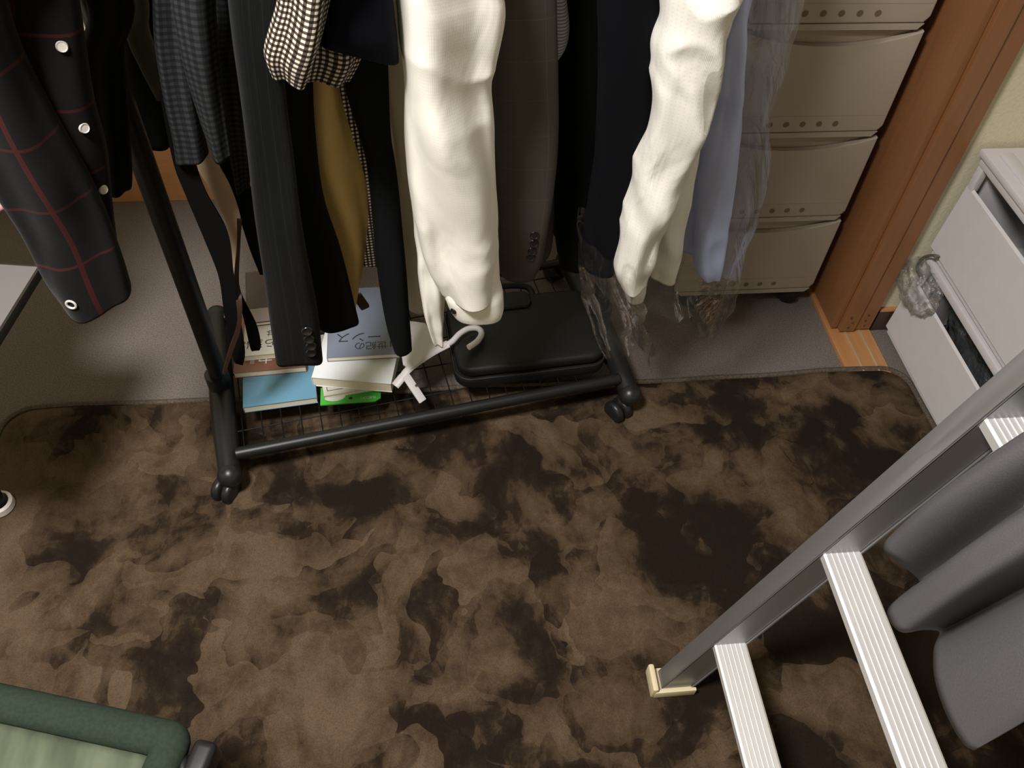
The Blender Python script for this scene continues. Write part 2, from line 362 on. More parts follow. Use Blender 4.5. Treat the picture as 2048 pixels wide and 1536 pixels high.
# ------------------------------------------------------------------ the brown rug
rx0, rx1, ry0, ry1 = -.885, 1.066, -.9, 1.142
def rug_outline(off, rad=.055):
    pts = rrect(rx1-rx0-2*off, ry1-ry0-2*off, rad, 10); out = []
    for (x, y) in pts: out.append((x+(rx0+rx1)/2, y+(ry0+ry1)/2))
    return out
def dens(pts, step=.03):
    out = []
    for i, p in enumerate(pts):
        q = pts[(i+1) % len(pts)]; d = math.hypot(q[0]-p[0], q[1]-p[1]); k = max(1, int(d/step))
        for j in range(k): out.append((p[0]+(q[0]-p[0])*j/k, p[1]+(q[1]-p[1])*j/k))
    return out
ol = dens(rug_outline(.006)); wob = lambda x, y: (x+.0035*math.sin(9*y+1), y+.004*math.sin(7.5*x+.6)+.0015*math.sin(23*x))
rug = thing('velour_rug', (.09, .12, 0), 'large brushed brown velour rug with rounded corners on the grey carpet', 'rug')
k = len(ol); vs = []; fs = []
cxy = ((rx0+rx1)/2, (ry0+ry1)/2)
rings = [(1.0, .000), (1.0, .009), (.996, .0125), (.98, .0135)]
for s_, z_ in rings:
    for (x, y) in ol:
        x2, y2 = wob(x, y); d = Vector((cxy[0]-x2, cxy[1]-y2)); dl = d.length; q = d*((1-s_)*1.0/dl) if dl else d
        vs.append((x2+q.x, y2+q.y, z_))
for i in range(len(rings)-1):
    for j in range(k): fs.append((i*k+j, i*k+(j+1) % k, (i+1)*k+(j+1) % k, (i+1)*k+j))
fs.append(tuple((len(rings)-1)*k+j for j in range(k)))
mk('pile', vs, fs, RUG, rug, True, loc=(0, 0, 0)).data.set_sharp_from_angle(angle=1.2)
hp = [Vector((*wob(x, y), .007)) for x, y in dens(rug_outline(0))]
MB().sweep(hp, .0072, 8, closed=True).out('hem', HEM, rug)

# ------------------------------------------------------------------ drawer chest
DX0, DX1, DY = .571, .903, 1.370
ch = thing('drawer_chest', ((DX0+DX1)/2, DY+.2, 0), 'tall beige plastic drawer chest on black castors beside the wooden door', 'drawer chest')
bz = [.055, .272, .484, .705, .925, 1.145]
cxm = (DX0+DX1)/2; W_ = DX1-DX0
b_ = MB()
for x_ in (DX0+.004, DX1-.004): b_.box((x_, DY+.215, (bz[0]+bz[-1])/2), (.008, .41, bz[-1]-bz[0]), .001)
b_.box((cxm, DY+.415, (bz[0]+bz[-1])/2), (W_, .008, bz[-1]-bz[0])); b_.box((cxm, DY+.21, bz[0]+.006), (W_, .42, .012), .002)
for z_ in bz[1:]:
    b_.box((cxm, DY+.213, z_-.004), (W_-.012, .424, .010), .002)
b_.box((cxm, DY+.21, bz[-1]+.006), (W_+.006, .43, .012), .003)
for x_ in (DX0+.02, DX1-.02): b_.box((x_, DY+.012, bz[0]-.004), (.02, .02, .016), .002)
b_.out('cabinet_frame', IVORY, ch)
for i in range(5):
    z0, z1 = bz[i]+.004, bz[i+1]-.012; H_ = z1-z0; w2 = W_/2+.003
    d = thing('drawer', (cxm, DY, z0), '', ''); d.parent = ch; d.location = Vector((cxm, DY, z0))-WL[ch]
    del d['label']; del d['category']
    # front panel: outline with a dipped finger-grip edge at the top, slightly narrower foot
    n = 22; top = []
    for k in range(n+1):
        x = -w2+2*w2*k/n; g = .027*max(0, 1-(x/(w2*.96))**2)**.8; top.append((x, H_-g))
    bot = [(w2-.001, .012), (w2-.007, .004), (w2-.010, 0), (-w2+.010, 0), (-w2+.007, .004), (-w2+.001, .012)]
    poly = [(x, z) for x, z in reversed(top)]+[(-x, z) for x, z in bot]
    # x/z profile extruded along y, bevelled
    bm_ = bmesh.new(); vsb = [bm_.verts.new((x, .0, z)) for x, z in poly]; f_ = bm_.faces.new(vsb)
    bm_.normal_update()
    if f_.normal.y > 0: f_.normal_flip()
    ext = bmesh.ops.extrude_face_region(bm_, geom=[f_])
    for q in ext['geom']:
        if isinstance(q, bmesh.types.BMVert): q.co.y -= .012
    be = [e for e in bm_.edges if all(abs(q.co.y+.012) < 1e-5 for q in e.verts)]
    bmesh.ops.bevel(bm_, geom=be, offset=.003, segments=3, affect='EDGES', profile=.6)
    bmesh.ops.recalc_face_normals(bm_, faces=bm_.faces[:])
    M_ = Matrix.Translation((cxm, DY+.006, z0)); fp = MB(); fp.bm(bm_, 0, M_)
    # groove line above the ventilation band
    fp.box((0, -.0121, .036), (2*w2-.012, .0008, .0012), M=M_, mi=1)
    sp_ = .0335
    for k in range(-2, 3):
        fp.add(*(lambda c: ([(c+.0062*math.cos(a*PI/8), -.0124, .018+.0062*math.sin(a*PI/8)) for a in range(16)], [tuple(range(16))]))(k*sp_), mi=2, M=M_)
    fp.out('drawer_front', [IVORY, IVORYD, HOLEL], d)
    MB().prism([(-W_/2+.004, 0), (-W_/2+.014, -.011), (W_/2-.014, -.011), (W_/2-.004, 0)], -.008, .006, Matrix.Translation((cxm, DY, z0-.0015))@Matrix.Rotation(PI/2, 4, 'X')).out('front_lip', IVORY, ch)
    MB().box((cxm, DY+.0105, z0+H_*.48), (W_-.010, .004, H_*1.0)).box((cxm, DY+.2, z0+.004), (W_-.03, .34, .004)).out('drawer_tray', IVORYD, d)
for sx_ in (DX0+.045, DX1-.040):
    for sy in (DY+.016, DY+.38):
        c = MB(); Mx = Matrix.Translation((sx_, sy, .024)) @ Matrix.Rotation(math.radians(60), 4, 'Z') @ Matrix.Rotation(PI/2, 4, 'Y')
        for o_ in (-.010, .010): c.lathe([(.012, -.006+o_), (.022, -.004+o_), (.024, o_), (.022, .004+o_), (.012, .006+o_)], 24, Mx)
        c.box((sx_, sy, .042), (.026, .030, .018), .005); c.out('castor', BLACKP, ch)

# ------------------------------------------------------------------ garment rack
rack = thing('garment_rack', R(.42, .2, 0), 'black tubular garment rack on castors with a wire bottom shelf', 'clothes rack')
RZ = 1.20; U0, U1 = .018, .822
for u_, side in ((.012, 'l'), (.828, 'r')):
    f = MB(); pts = []
    for k in range(15):
        t = k/14; v_ = .435*t; z_ = .062+.020*math.sin(PI*t); pts.append(R(u_, v_, z_))
    rr = [.021+.004*math.sin(PI*k/14) for k in range(15)]
    f.sweep(pts, rr, 18)
    for v_, s_ in ((0, 1), (.435, -1)):
        f.add(*(lambda b: ([q.co.copy() for q in b.verts], [[q.index for q in g.verts] for g in b.faces]))((lambda b: (bmesh.ops.create_uvsphere(b, u_segments=20, v_segments=12, radius=.024), b.verts.index_update(), b)[2])(bmesh.new())), M=Matrix.Translation(R(u_, v_, .062)))
    f.sweep([R(u_, .197, .07), R(u_, .197, .135)], .022, 18)
    foot = f.out('foot', BLACKP, rack, ang=50)
    for v_ in (.006, .43):
        c = MB(); off = -.022 if side == 'l' else -.034
        cc = R(u_+off*.7, v_+(-.012 if v_ < .1 else .01), .026)
        Mx = frame(cc, U, V)@Matrix.Rotation(math.radians(-35 if side == 'l' else 20), 4, 'Z')@Matrix.Rotation(PI/2, 4, 'Y')
        for o_ in (-.011, .011): c.lathe([(.010, o_-.009), (.022, o_-.0085), (.0255, o_-.004), (.0255, o_+.004), (.022, o_+.0085), (.010, o_+.009)], 26, Mx)
        c.sweep([cc+Vector((0, 0, .0)), R(u_+off*.4, v_, .055)], .010, 12); c.out('castor', BLACKP, foot, ang=50)
def pole_at(u_):
    p = MB().sweep([R(u_, .197, .10), R(u_, .197, .80)], .0185, 20).out('lower_pole', BLACKM, rack)
    MB().sweep([R(u_, .197, .775), R(u_, .197, .83)], .021, 20).out('collar', BLACKP, rack)
    MB().sweep([R(u_, .197, .80), R(u_, .197, RZ)], .0115, 18).out('upper_pole', GREYT, rack)
pole_at(.018); pole_at(.822)
MB().sweep([R(-.28, .197, RZ), R(1.10, .197, RZ)], .013, 18).out('hanging_rail', BLACKM, rack)
MB().sweep([R(.030, .032, .082), R(.812, .032, .082)], .0125, 18).out('front_bar', BLACKM, rack)
MB().sweep([R(.030, .405, .082), R(.812, .405, .082)], .0100, 18).out('rear_bar', BLACKM, rack)
ws = MB()
for k in range(21):
    u_ = .045+.0378*k; ws.sweep([R(u_, .032, .078), R(u_, .405, .078)], .0014, 6)
for v_ in (.09, .165, .24, .315, .37): ws.sweep([R(.035, v_, .0755), R(.805, v_, .0755)], .0014, 6)
ws.out('wire_shelf', WIREM, rack)

# ------------------------------------------------------------------ garments
def gtube(name, mats, st, parent, seed=0, fold=.004, nf=5, wr=.004, ring=48, sub=8, lip=True, k=2.3, wsc=9, axis=None, top=None, wtop=1.0, bow=0.0, loc=None, trim=None, nrm=None, crk=0):
    """cloth tube through stations (left px, right px, depth v, half thickness); top: extra world stations above the picture"""
    P = []
    for (xl, yl, xr, yr, v_, th) in st:
        a_, b_ = PV(xl, yl, v_), PV(xr, yr, v_); P.append((a_, b_, th))
    if top:
        if len(top) > 1 and st:
            (a0, b0, t0), (a1, b1, t1) = P[0], P[1]; kz = max(.2, (1.10-a0.z)/max(.01, a0.z-a1.z)) if a0.z < 1.09 else .15
            P = [(a0+(a0-a1)*kz*.9, b0+(b0-b1)*kz*.9, t0)]+P
        P = [(Vector(q_[0]), Vector(q_[1]), q_[2]) for q_ in (top if not st else top[:1])]+P
    Ls = spline([p[0] for p in P], sub); Rs = spline([p[1] for p in P], sub)
    T = [q.x for q in spline([Vector((p[2], 0, 0)) for p in P], sub)]
    n = len(Ls); N_ = (nrm or V); per = sum(2*((Rs[i]-Ls[i]).length+T[i]*.8) for i in range(n))/n
    vs = []; uv = []; s_ = 0; rnd = random.Random(seed); ph = [rnd.uniform(0, 6.28) for _ in range(4)]
    prev = None
    for i in range(n):
        c = (Ls[i]+Rs[i])/2; a_ = (Rs[i]-Ls[i])/2
        if prev is not None: s_ += (c-prev).length
        prev = c; hw = a_.length; ad_ = a_.normalized(); th = T[i]
        for j in range(ring+1):
            t = 2*PI*(j % ring)/ring; ct, st_ = math.cos(t), math.sin(t)
            sx_ = math.copysign(abs(ct)**(2/k), ct); sy = math.copysign(abs(st_)**(2/k), st_)
            p = c+ad_*(hw*sx_)-N_*(th*sy)
            w1 = math.sin(nf*t+ph[0]+1.6*math.sin(3.1*s_*3+ph[1]))*fold*(.4+.6*abs(st_))
            q = Vector((sx_*hw*wsc, sy*wsc*.05+seed, s_*wsc*.55)); w2 = noise.noise(q)*wr+noise.noise(q*2.3+Vector((7, 3, 1)))*wr*.5
            out = (ad_*sx_*.25-N_*sy); out = out.normalized() if out.length > 0 else out
            if crk: q3 = Vector((sx_*hw*14, seed*1.7+sy*.4, s_*9)); w2 += crk*(1-abs(noise.noise(q3+Vector((noise.noise(q3*.6+Vector((5, 1, 2))), noise.noise(q3*.6+Vector((1, 8, 3))), noise.noise(q3*.6)))*.9))*2.6)*.6
            p = p+out*((w1+w2)*min(1.0, .3+abs(st_)))
            vs.append(p); uv.append((per*(j/ring), s_))
    fs = []; m_ = ring+1
    for i in range(n-1):
        for j in range(ring): fs.append((i*m_+j, i*m_+j+1, (i+1)*m_+j+1, (i+1)*m_+j))
    if lip:
        c = (Ls[-1]+Rs[-1])/2; base = (n-1)*m_; upv = ((Ls[-2]+Rs[-2])/2-c).normalized() if n > 1 else Vector((0, 0, 1))
        k0 = len(vs)
        for (sc_, du) in ((.93, .001), (.86, .018), (.80, .05)):
            for j in range(m_): p = vs[base+j]; vs.append(c+(p-c)*sc_+upv*du); uv.append((uv[base+j][0], s_))
        rows = [base, k0, k0+m_, k0+2*m_]
        for a0, b0 in zip(rows, rows[1:]):
            for j in range(ring): fs.append((a0+j, a0+j+1, b0+j+1, b0+j))
    o = mk(name, vs, fs, mats, parent, True, uv, loc=loc); return o
def torso(parent, m_, u, ub, zb, v0=.05, v1=.37, hw=.018, seed=1, drop=0.0, zt=RZ+.012, name='body', folds=.006):
    """the rest of a garment: broad across the rack depth, thin along the rail, hung over the rail"""
    P = []
    for t in [i/18 for i in range(19)]:
        z_ = zt+(zb-zt)*t; sh = min(1, max(0, (zt-z_)/.14)); 
        va = .197-(.197-v0)*(.10+.90*sh**.8); vb = .197+(v1-.197)*(.10+.90*sh**.8)
        uu = u+(ub-u)*t; P.append((uu, va, vb, z_, hw*(.55+.45*sh)))
    vs = []; uv = []; ring = 44; fs = []; rnd = random.Random(seed); p0 = rnd.uniform(0, 6)
    for i, (uu, va, vb, z_, h) in enumerate(P):
        for j in range(ring+1):
            t = 2*PI*(j % ring)/ring; c_, s_ = math.cos(t), math.sin(t)
            vv = (va+vb)/2+(vb-va)/2*c_; ww = uu+h*math.copysign(abs(s_)**.7, s_)+folds*math.sin(7*c_*2+p0+z_*3)*min(1, (zt-z_)/.3)
            vs.append(R(ww, vv, z_)); uv.append(((j/ring)*2*(vb-va), zt-z_))
    m__ = ring+1
    for i in range(len(P)-1):
        for j in range(ring): fs.append((i*m__+j, (i+1)*m__+j, (i+1)*m__+j+1, i*m__+j+1))
    fs.append(tuple(range(ring)))
    return mk(name, vs, fs, m_, parent, True, uv)
def gtop(u, v_, z, hw, th): return (R(u-hw, v_, z), R(u+hw, v_, z), th)
from mathutils.bvhtree import BVHTree
def hit(o, x, y):
    """where the line of sight of a surveyed pixel meets the object's surface"""
    t = BVHTree.FromPolygons([v.co+WL[o] for v in o.data.vertices], [tuple(p.vertices) for p in o.data.polygons])
    d = ray(x, y).normalized(); loc, nr, i_, ds = t.ray_cast(CO, d)
    if loc is None: loc = t.find_nearest(PV(x, y, .03))[0]; nr = -V
    if nr.dot(d) > 0: nr = -nr
    return loc, nr
def disc(on, name, x, y, r, m_, th=.003):
    c, nr = hit(on, x, y); zax = (nr+Vector((0, 0, .25))).normalized()
    b = MB(); Mx = frame(c-zax*.0005, zax.orthogonal(), None, zax)
    b.lathe([(r*.80, -th*.5), (r, 0), (r, th*.5), (r*.84, th), (r*.70, th*.72)], 20, Mx)
    return b.out(name, m_, on.parent)
G = 'garments hanging on the rack'
def garment(name, u, label, c, group=None): return thing(name, R(u, .197, RZ), label, c)

# 1 red-checked flannel shirt (hangs from the rail end, left)
g = garment('flannel_shirt', -.12, 'black flannel shirt with red window check and pearl snaps, at the left end', 'shirt')
bd = [(Vector((xa_, 1.06, z_)), Vector((xb_, 1.04, z_)), th_) for z_, xa_, xb_, th_ in ((1.205, -.72, -.62, .02), (1.15, -.90, -.60, .035), (1.08, -1.04, -.60, .045), (.95, -1.08, -.64, .05), (.8, -1.10, -.68, .05), (.65, -1.10, -.71, .05), (.52, -1.10, -.72, .05), (.46, -1.09, -.72, .048))]
gtube('body', PLAID, [], g, 6, .008, 5, .008, top=bd)  # unseen shirt body out of view, added to shade the floor and table
sl = gtube('sleeve', PLAID, [(-190, -60, 6, -60, -.02, .04), (-150, 60, 28, 60, -.02, .04), (-110, 170, 72, 165, -.02, .04), (-60, 290, 128, 270, -.02, .04), (0, 390, 180, 365, -.02, .04), (48, 470, 218, 440, -.02, .038), (92, 560, 246, 520, -.02, .038), (131, 616, 262, 572, -.02, .036)], g, 3, .006, 4, .010, top=[gtop(-.12, .17, RZ-.02, .03, .03), gtop(-.16, .04, 1.06, .07, .045)])
fr_s = gtube('shirt_front', PLAID, [(-30, -60, 152, -60, .03, .03), (-20, 80, 172, 80, .03, .03), (20, 200, 190, 200, .03, .03), (70, 310, 214, 305, .03, .028), (130, 420, 226, 420, .03, .024), (180, 530, 238, 530, .03, .018)], g, 5, .003, 3, .006, k=3, top=[gtop(-.09, .197, RZ-.01, .02, .02), gtop(-.12, .10, 1.08, .06, .04)])
for (x_, y_) in ((124, 93), (168, 256), (206, 379)): disc(fr_s, 'snap_button', x_, y_, .0066, SNAP)
b = MB(); c_, zx_ = hit(sl, 143, 608); c_ = c_+zx_*.0015; fr_ = frame(c_, zx_.orthogonal(), None, zx_)
b.sweep([fr_@Vector((.0062*math.cos(a*PI/10), .0062*math.sin(a*PI/10), 0)) for a in range(20)], .0016, 8, closed=True); b.out('cuff_snap', SNAP, g)
# dark cuff behind the flannel sleeve and the black coat mass
g = garment('black_coat', -.04, 'long black coat hanging behind the flannel shirt beside the left pole', 'coat')
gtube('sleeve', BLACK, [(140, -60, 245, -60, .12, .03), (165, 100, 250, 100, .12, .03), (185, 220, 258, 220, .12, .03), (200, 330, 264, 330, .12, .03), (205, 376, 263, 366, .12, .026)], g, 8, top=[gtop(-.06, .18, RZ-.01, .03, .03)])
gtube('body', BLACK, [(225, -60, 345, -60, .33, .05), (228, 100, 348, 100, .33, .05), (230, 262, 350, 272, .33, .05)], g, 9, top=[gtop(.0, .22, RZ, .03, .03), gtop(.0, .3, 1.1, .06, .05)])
g = garment('olive_trousers', .045, 'dark olive trousers glimpsed between the left pole and the grey checked shirt', 'trousers')
gtube('leg', OLIVE, [(244, -60, 280, -60, .235, .02), (250, 60, 300, 60, .235, .02), (278, 130, 325, 130, .235, .018), (312, 196, 340, 190, .235, .014)], g, 10, .001, 3, .002, top=[gtop(.045, .21, RZ, .02, .02)])
# 2 grey checked shirt
g = garment('checked_shirt', .09, 'charcoal and black small-checked shirt with two cuffs hanging behind the left pole', 'shirt')
gtube('sleeve', GINGHD, [(303, -60, 362, -60, .09, .022), (308, 80, 378, 80, .09, .022), (326, 190, 392, 185, .09, .022), (344, 270, 408, 265, .09, .022), (352, 322, 417, 304, .09, .02)], g, 12, .003, 4, .004, top=[gtop(.06, .18, RZ-.01, .03, .03), gtop(.05, .11, 1.08, .04, .03)])
gtube('sleeve', GINGHD, [(336, -60, 430, -60, .03, .024), (345, 20, 432, 20, .03, .024), (368, 130, 442, 130, .03, .024), (398, 235, 454, 230, .03, .022), (424, 312, 463, 302, .03, .02)], g, 14, .003, 4, .004, top=[gtop(.1, .2, RZ-.01, .03, .03), gtop(.08, .08, 1.08, .05, .035)])
gtube('tail', GINGHD, [(400, -60, 500, -60, .20, .02), (415, 120, 505, 120, .20, .02), (450, 280, 502, 280, .20, .02), (470, 385, 499, 368, .20, .014)], g, 15, .004, 4, .004, top=[gtop(.13, .2, RZ-.01, .03, .03)])
# 3 tie, belts
def strap(name, m_, pts, parent, th=.003, ms=None):
    """flat strip: pts = (xl,yl,xr,yr,v)"""
    Lp = spline([PV(a, b, v_) for a, b, c, d, v_ in pts], 8); Rp = spline([PV(c, d, v_) for a, b, c, d, v_ in pts], 8)
    b = MB(); n = len(Lp)
    vs = []
    for i in range(n): vs += [Lp[i], Rp[i], Rp[i]+V*th, Lp[i]+V*th]
    fs = [(0, 1, 2, 3), ((n-1)*4+3, (n-1)*4+2, (n-1)*4+1, (n-1)*4)]
    for i in range(n-1):
        for j in range(4): fs.append((i*4+j, i*4+(j+1) % 4, (i+1)*4+(j+1) % 4, (i+1)*4+j))
    b.add(vs, fs); o = b.out(name, m_, parent, ang=40)
    ul = o.data.uv_layers.new(name='UVMap')
    for lp_ in o.data.loops: q = o.data.vertices[lp_.vertex_index].co; ul.data[lp_.index].uv = (q.x, q.z)
    return o
g = garment('necktie', .085, 'wide black necktie hanging just right of the left pole', 'necktie')
strap('tie_blade', BLACK, [(318, 180, 350, 180, .09), (345, 320, 386, 310, .09), (370, 388, 412, 385, .09), (408, 478, 456, 468, .09), (437, 553, 468, 550, .09), (447, 618, 478, 618, .09), (462, 700, 490, 700, .09), (470, 727, 486, 731, .09)], g, .006)
strap('tie_neck', BLACK, [(300, -120, 322, -120, .15), (303, 0, 326, 0, .12), (318, 180, 350, 180, .09)], g, .006)
g = garment('leather_belt', .11, 'tan-backed brown leather belt hanging right of the black necktie', 'belt')
strap('tan_side', TAN, [(372, 250, 410, 250, .155), (385, 318, 432, 318, .155), (420, 380, 462, 376, .155), (452, 445, 482, 440, .155), (464, 500, 479, 482, .155), (466, 560, 474, 540, .15)], g, .003)
strap('brown_side', BROWNL, [(474, 440, 484, 440, .150), (474, 490, 481, 486, .15), (468, 560, 478, 560, .12), (472, 600, 484, 600, .09), (474, 650, 482, 655, .075), (458, 700, 466, 703, .07), (445, 748, 450, 750, .07)], g, .004)
g = garment('black_belt', .15, 'thin black belt with its pointed end over the left book pile', 'belt')
strap('belt_strip', BLACK, [(430, 300, 470, 300, .19), (455, 380, 500, 370, .19), (480, 440, 515, 440, .19), (500, 500, 530, 500, .19), (520, 550, 548, 550, .19)], g, .004)
strap('belt_tip', BLACK, [(470, 570, 476, 568, .115), (478, 600, 487, 598, .115), (490, 650, 513, 650, .115), (501, 698, 522, 688, .115), (508, 702, 519, 701, .115)], g, .004)
# 4 black pinstripe suit jacket
g = garment('pinstripe_jacket', .22, 'black pinstripe suit jacket whose sleeve ends lowest over the left book pile', 'jacket')
sl = gtube('sleeve', BLKPIN, [(450, -60, 556, -60, .0, .04), (462, 60, 562, 60, .0, .04), (478, 180, 570, 180, .0, .038), (494, 300, 585, 300, .0, .036), (508, 420, 600, 420, .0, .034), (526, 540, 619, 530, .0, .032), (540, 640, 636, 620, .0, .030), (551, 716, 645, 710, .0, .024)], g, 20, .003, 3, .002, k=3.6, top=[gtop(.2, .12, RZ-.04, .03, .04), gtop(.2, .03, 1.06, .05, .045)])
gtube('body', BLACK, [(500, -60, 640, -60, .068, .03), (510, 60, 628, 60, .068, .03), (520, 180, 625, 180, .068, .03), (540, 300, 634, 300, .068, .03), (560, 400, 650, 400, .068, .03), (580, 490, 680, 490, .068, .03), (600, 570, 700, 570, .068, .028), (630, 645, 717, 640, .068, .026)], g, 21, .004, 3, .003, top=[gtop(.22, .197, RZ, .03, .03), gtop(.24, .15, 1.08, .06, .05)])
for x_, y_ in ((614, 662), (618, 678), (622, 692), (622, 705)): disc(sl, 'button', x_, y_, .0088, BTN)
# 5 mustard chinos
g = garment('mustard_trousers', .31, 'mustard brown chino trousers between the pinstripe jacket and the slim black blazer', 'trousers')
gtube('leg', KHAKI, [(585, 60, 690, 60, .135, .025), (590, 160, 700, 160, .135, .025), (600, 260, 716, 270, .135, .025), (620, 360, 734, 360, .135, .025), (645, 440, 738, 450, .135, .025), (662, 520, 728, 530, .135, .022), (684, 590, 714, 590, .135, .016), (700, 622, 708, 620, .135, .008)], g, 25, .007, 4, .006, crk=.004, top=[gtop(.31, .197, RZ, .03, .03), gtop(.3, .2, 1.05, .05, .04)])
MB().box((0, 0, 0), (.018, .010, .038), .004, M=frame(PV(722, 603, .14), U, V)@Matrix.Rotation(-.35, 4, 'Y')).out('leather_tab', BROWNL, g)
# 6 brown gingham shirt
g = garment('gingham_shirt', .29, 'brown and white gingham shirt with rolled short sleeve at the top edge', 'shirt')
gtube('sleeve', GINGH, [(560, -60, 668, -60, -.03, .05), (553, 0, 658, 0, -.03, .05), (540, 50, 648, 55, -.03, .05), (531, 96, 635, 100, -.03, .045), (545, 138, 616, 138, -.03, .035)], g, 30, .012, 4, .010, top=[gtop(.29, .16, RZ-.01, .03, .03), gtop(.29, .03, 1.08, .06, .05)])
gtube('shirt_tail', GINGH, [(600, 60, 722, 60, .03, .03), (600, 100, 722, 108, .03, .03), (598, 148, 700, 158, .03, .02)], g, 31, .006, 5, .004)
strap('facing_strip', GINGH, [(674, 140, 700, 140, .088), (684, 200, 712, 200, .088), (701, 260, 726, 260, .088), (720, 320, 745, 320, .088), (735, 380, 756, 380, .09), (736, 450, 765, 450, .10), (727, 533, 770, 536, .11)], g, .003)
# 7 navy trousers folded over hanger
g = garment('navy_trousers', .36, 'navy trousers folded short, above the slim black blazer sleeve', 'trousers')
gtube('folded_leg', NAVYT, [(655, -60, 780, -60, -.02, .04), (655, 0, 785, 0, -.02, .04), (646, 60, 792, 60, -.02, .035), (641, 86, 797, 118, -.02, .02)], g, 33, .003, 3, .003, k=3, top=[gtop(.36, .12, RZ-.02, .03, .03), gtop(.36, .03, 1.06, .07, .05)])
# 8 slim black blazer
g = garment('black_blazer', .40, 'slim plain black blazer sleeve hanging between the mustard trousers and cream trousers', 'jacket')
gtube('sleeve', BLACKJ, [(685, 40, 772, 40, .09, .025), (690, 170, 776, 160, .09, .025), (716, 260, 780, 260, .09, .025), (735, 340, 792, 340, .09, .024), (746, 450, 803, 450, .09, .023), (757, 560, 814, 560, .09, .022), (772, 650, 821, 650, .09, .020), (788, 702, 823, 695, .09, .016)], g, 36, .002, 3, .003, k=2.6, top=[gtop(.39, .19, RZ, .03, .03), gtop(.385, .12, 1.06, .06, .04)])
# 9 cream trousers
g = garment('cream_trousers', .44, 'cream trousers showing as a narrow strip left of the white shirt', 'trousers')
gtube('leg', CREAMC, [(760, 60, 850, 60, .16, .022), (770, 180, 850, 180, .16, .022), (785, 300, 855, 300, .16, .022), (795, 420, 862, 420, .16, .022), (805, 540, 868, 540, .16, .022), (812, 612, 870, 608, .16, .02)], g, 38, .004, 3, .004, top=[gtop(.43, .197, RZ, .03, .03)])
# 10 white shirt
g = garment('white_shirt', .48, 'white cotton dress shirt with a dark cuff button, brightest garment at the middle', 'shirt')
gtube('sleeve', WSHIRT, [(782, -60, 985, -60, -.01, .06), (790, 0, 996, 0, -.01, .06), (798, 80, 986, 80, -.01, .055), (806, 160, 976, 150, -.01, .05), (813, 260, 985, 260, -.01, .046), (824, 360, 994, 360, -.01, .044), (838, 450, 998, 450, -.01, .042), (858, 530, 999, 520, -.01, .041), (882, 584, 1002, 568, -.01, .040)], g, 41, .014, 3, .008, wsc=8, crk=.007, ring=72, sub=12, top=[gtop(.48, .14, RZ-.03, .04, .04), gtop(.475, .04, 1.10, .065, .05)])
cf = gtube('cuff', WSHIRT, [(888, 540, 990, 528, -.01, .027), (887, 566, 998, 552, -.011, .031), (887, 586, 1003, 572, -.012, .039), (891, 598, 1004, 586, -.012, .041), (897, 612, 1004, 603, -.012, .041), (903, 621, 1001, 615, -.012, .039)], g, 42, .001, 3, .001, k=2.6)
gtube('sleeve_placket', WSHIRT, [(822, 300, 872, 300, .035, .02), (826, 400, 880, 400, .035, .02), (834, 500, 884, 490, .035, .02), (844, 590, 888, 580, .035, .018), (856, 655, 886, 640, .035, .014), (868, 684, 884, 686, .035, .007)], g, 44, .004, 4, .006, wsc=16, crk=.006)
disc(cf, 'cuff_button', 907, 622, .0058, BTN)
# 11 grey suit
g = garment('grey_jacket', .58, 'dark grey suit jacket with faint windowpane and four cuff buttons', 'jacket')
sl = gtube('sleeve', GREYS, [(965, -60, 1105, -60, .08, .036), (965, 40, 1108, 40, .08, .036), (968, 150, 1111, 150, .08, .036), (975, 260, 1112, 260, .08, .034), (985, 360, 1104, 360, .08, .032), (992, 450, 1091, 450, .08, .030), (998, 520, 1080, 515, .08, .026), (1001, 548, 1066, 549, .08, .020)], g, 50, .002, 3, .003, k=3.6, top=[gtop(.57, .18, RZ-.01, .04, .04), gtop(.57, .1, 1.06, .07, .045)])
gtube('body', GREYS, [(1040, 250, 1118, 250, .16, .025), (1040, 400, 1108, 400, .16, .025), (1045, 500, 1100, 488, .16, .022), (1055, 530, 1088, 515, .16, .015)], g, 51, .002, 3, .003)
for x_, y_ in ((1069, 470), (1068, 486), (1064, 502), (1061, 514)): disc(sl, 'button', x_, y_, .0080, BTN)
g = garment('striped_shirt', .63, 'pale grey-blue striped shirt elbow peeking out right of the grey jacket', 'shirt')
gtube('sleeve', STRIPE, [(1050, -60, 1128, -60, .105, .020), (1055, 0, 1133, 0, .105, .020), (1060, 50, 1138, 50, .105, .020), (1062, 95, 1132, 90, .105, .018), (1070, 128, 1112, 124, .105, .012)], g, 53, .003, 3, .003, top=[gtop(.63, .19, RZ-.01, .03, .03), 0])
gtube('cuff', STRIPE, [(1005, 500, 1066, 495, .10, .012), (1004, 530, 1064, 522, .10, .012), (1004, 556, 1060, 550, .10, .010)], g, 54, .001, 3, .001)
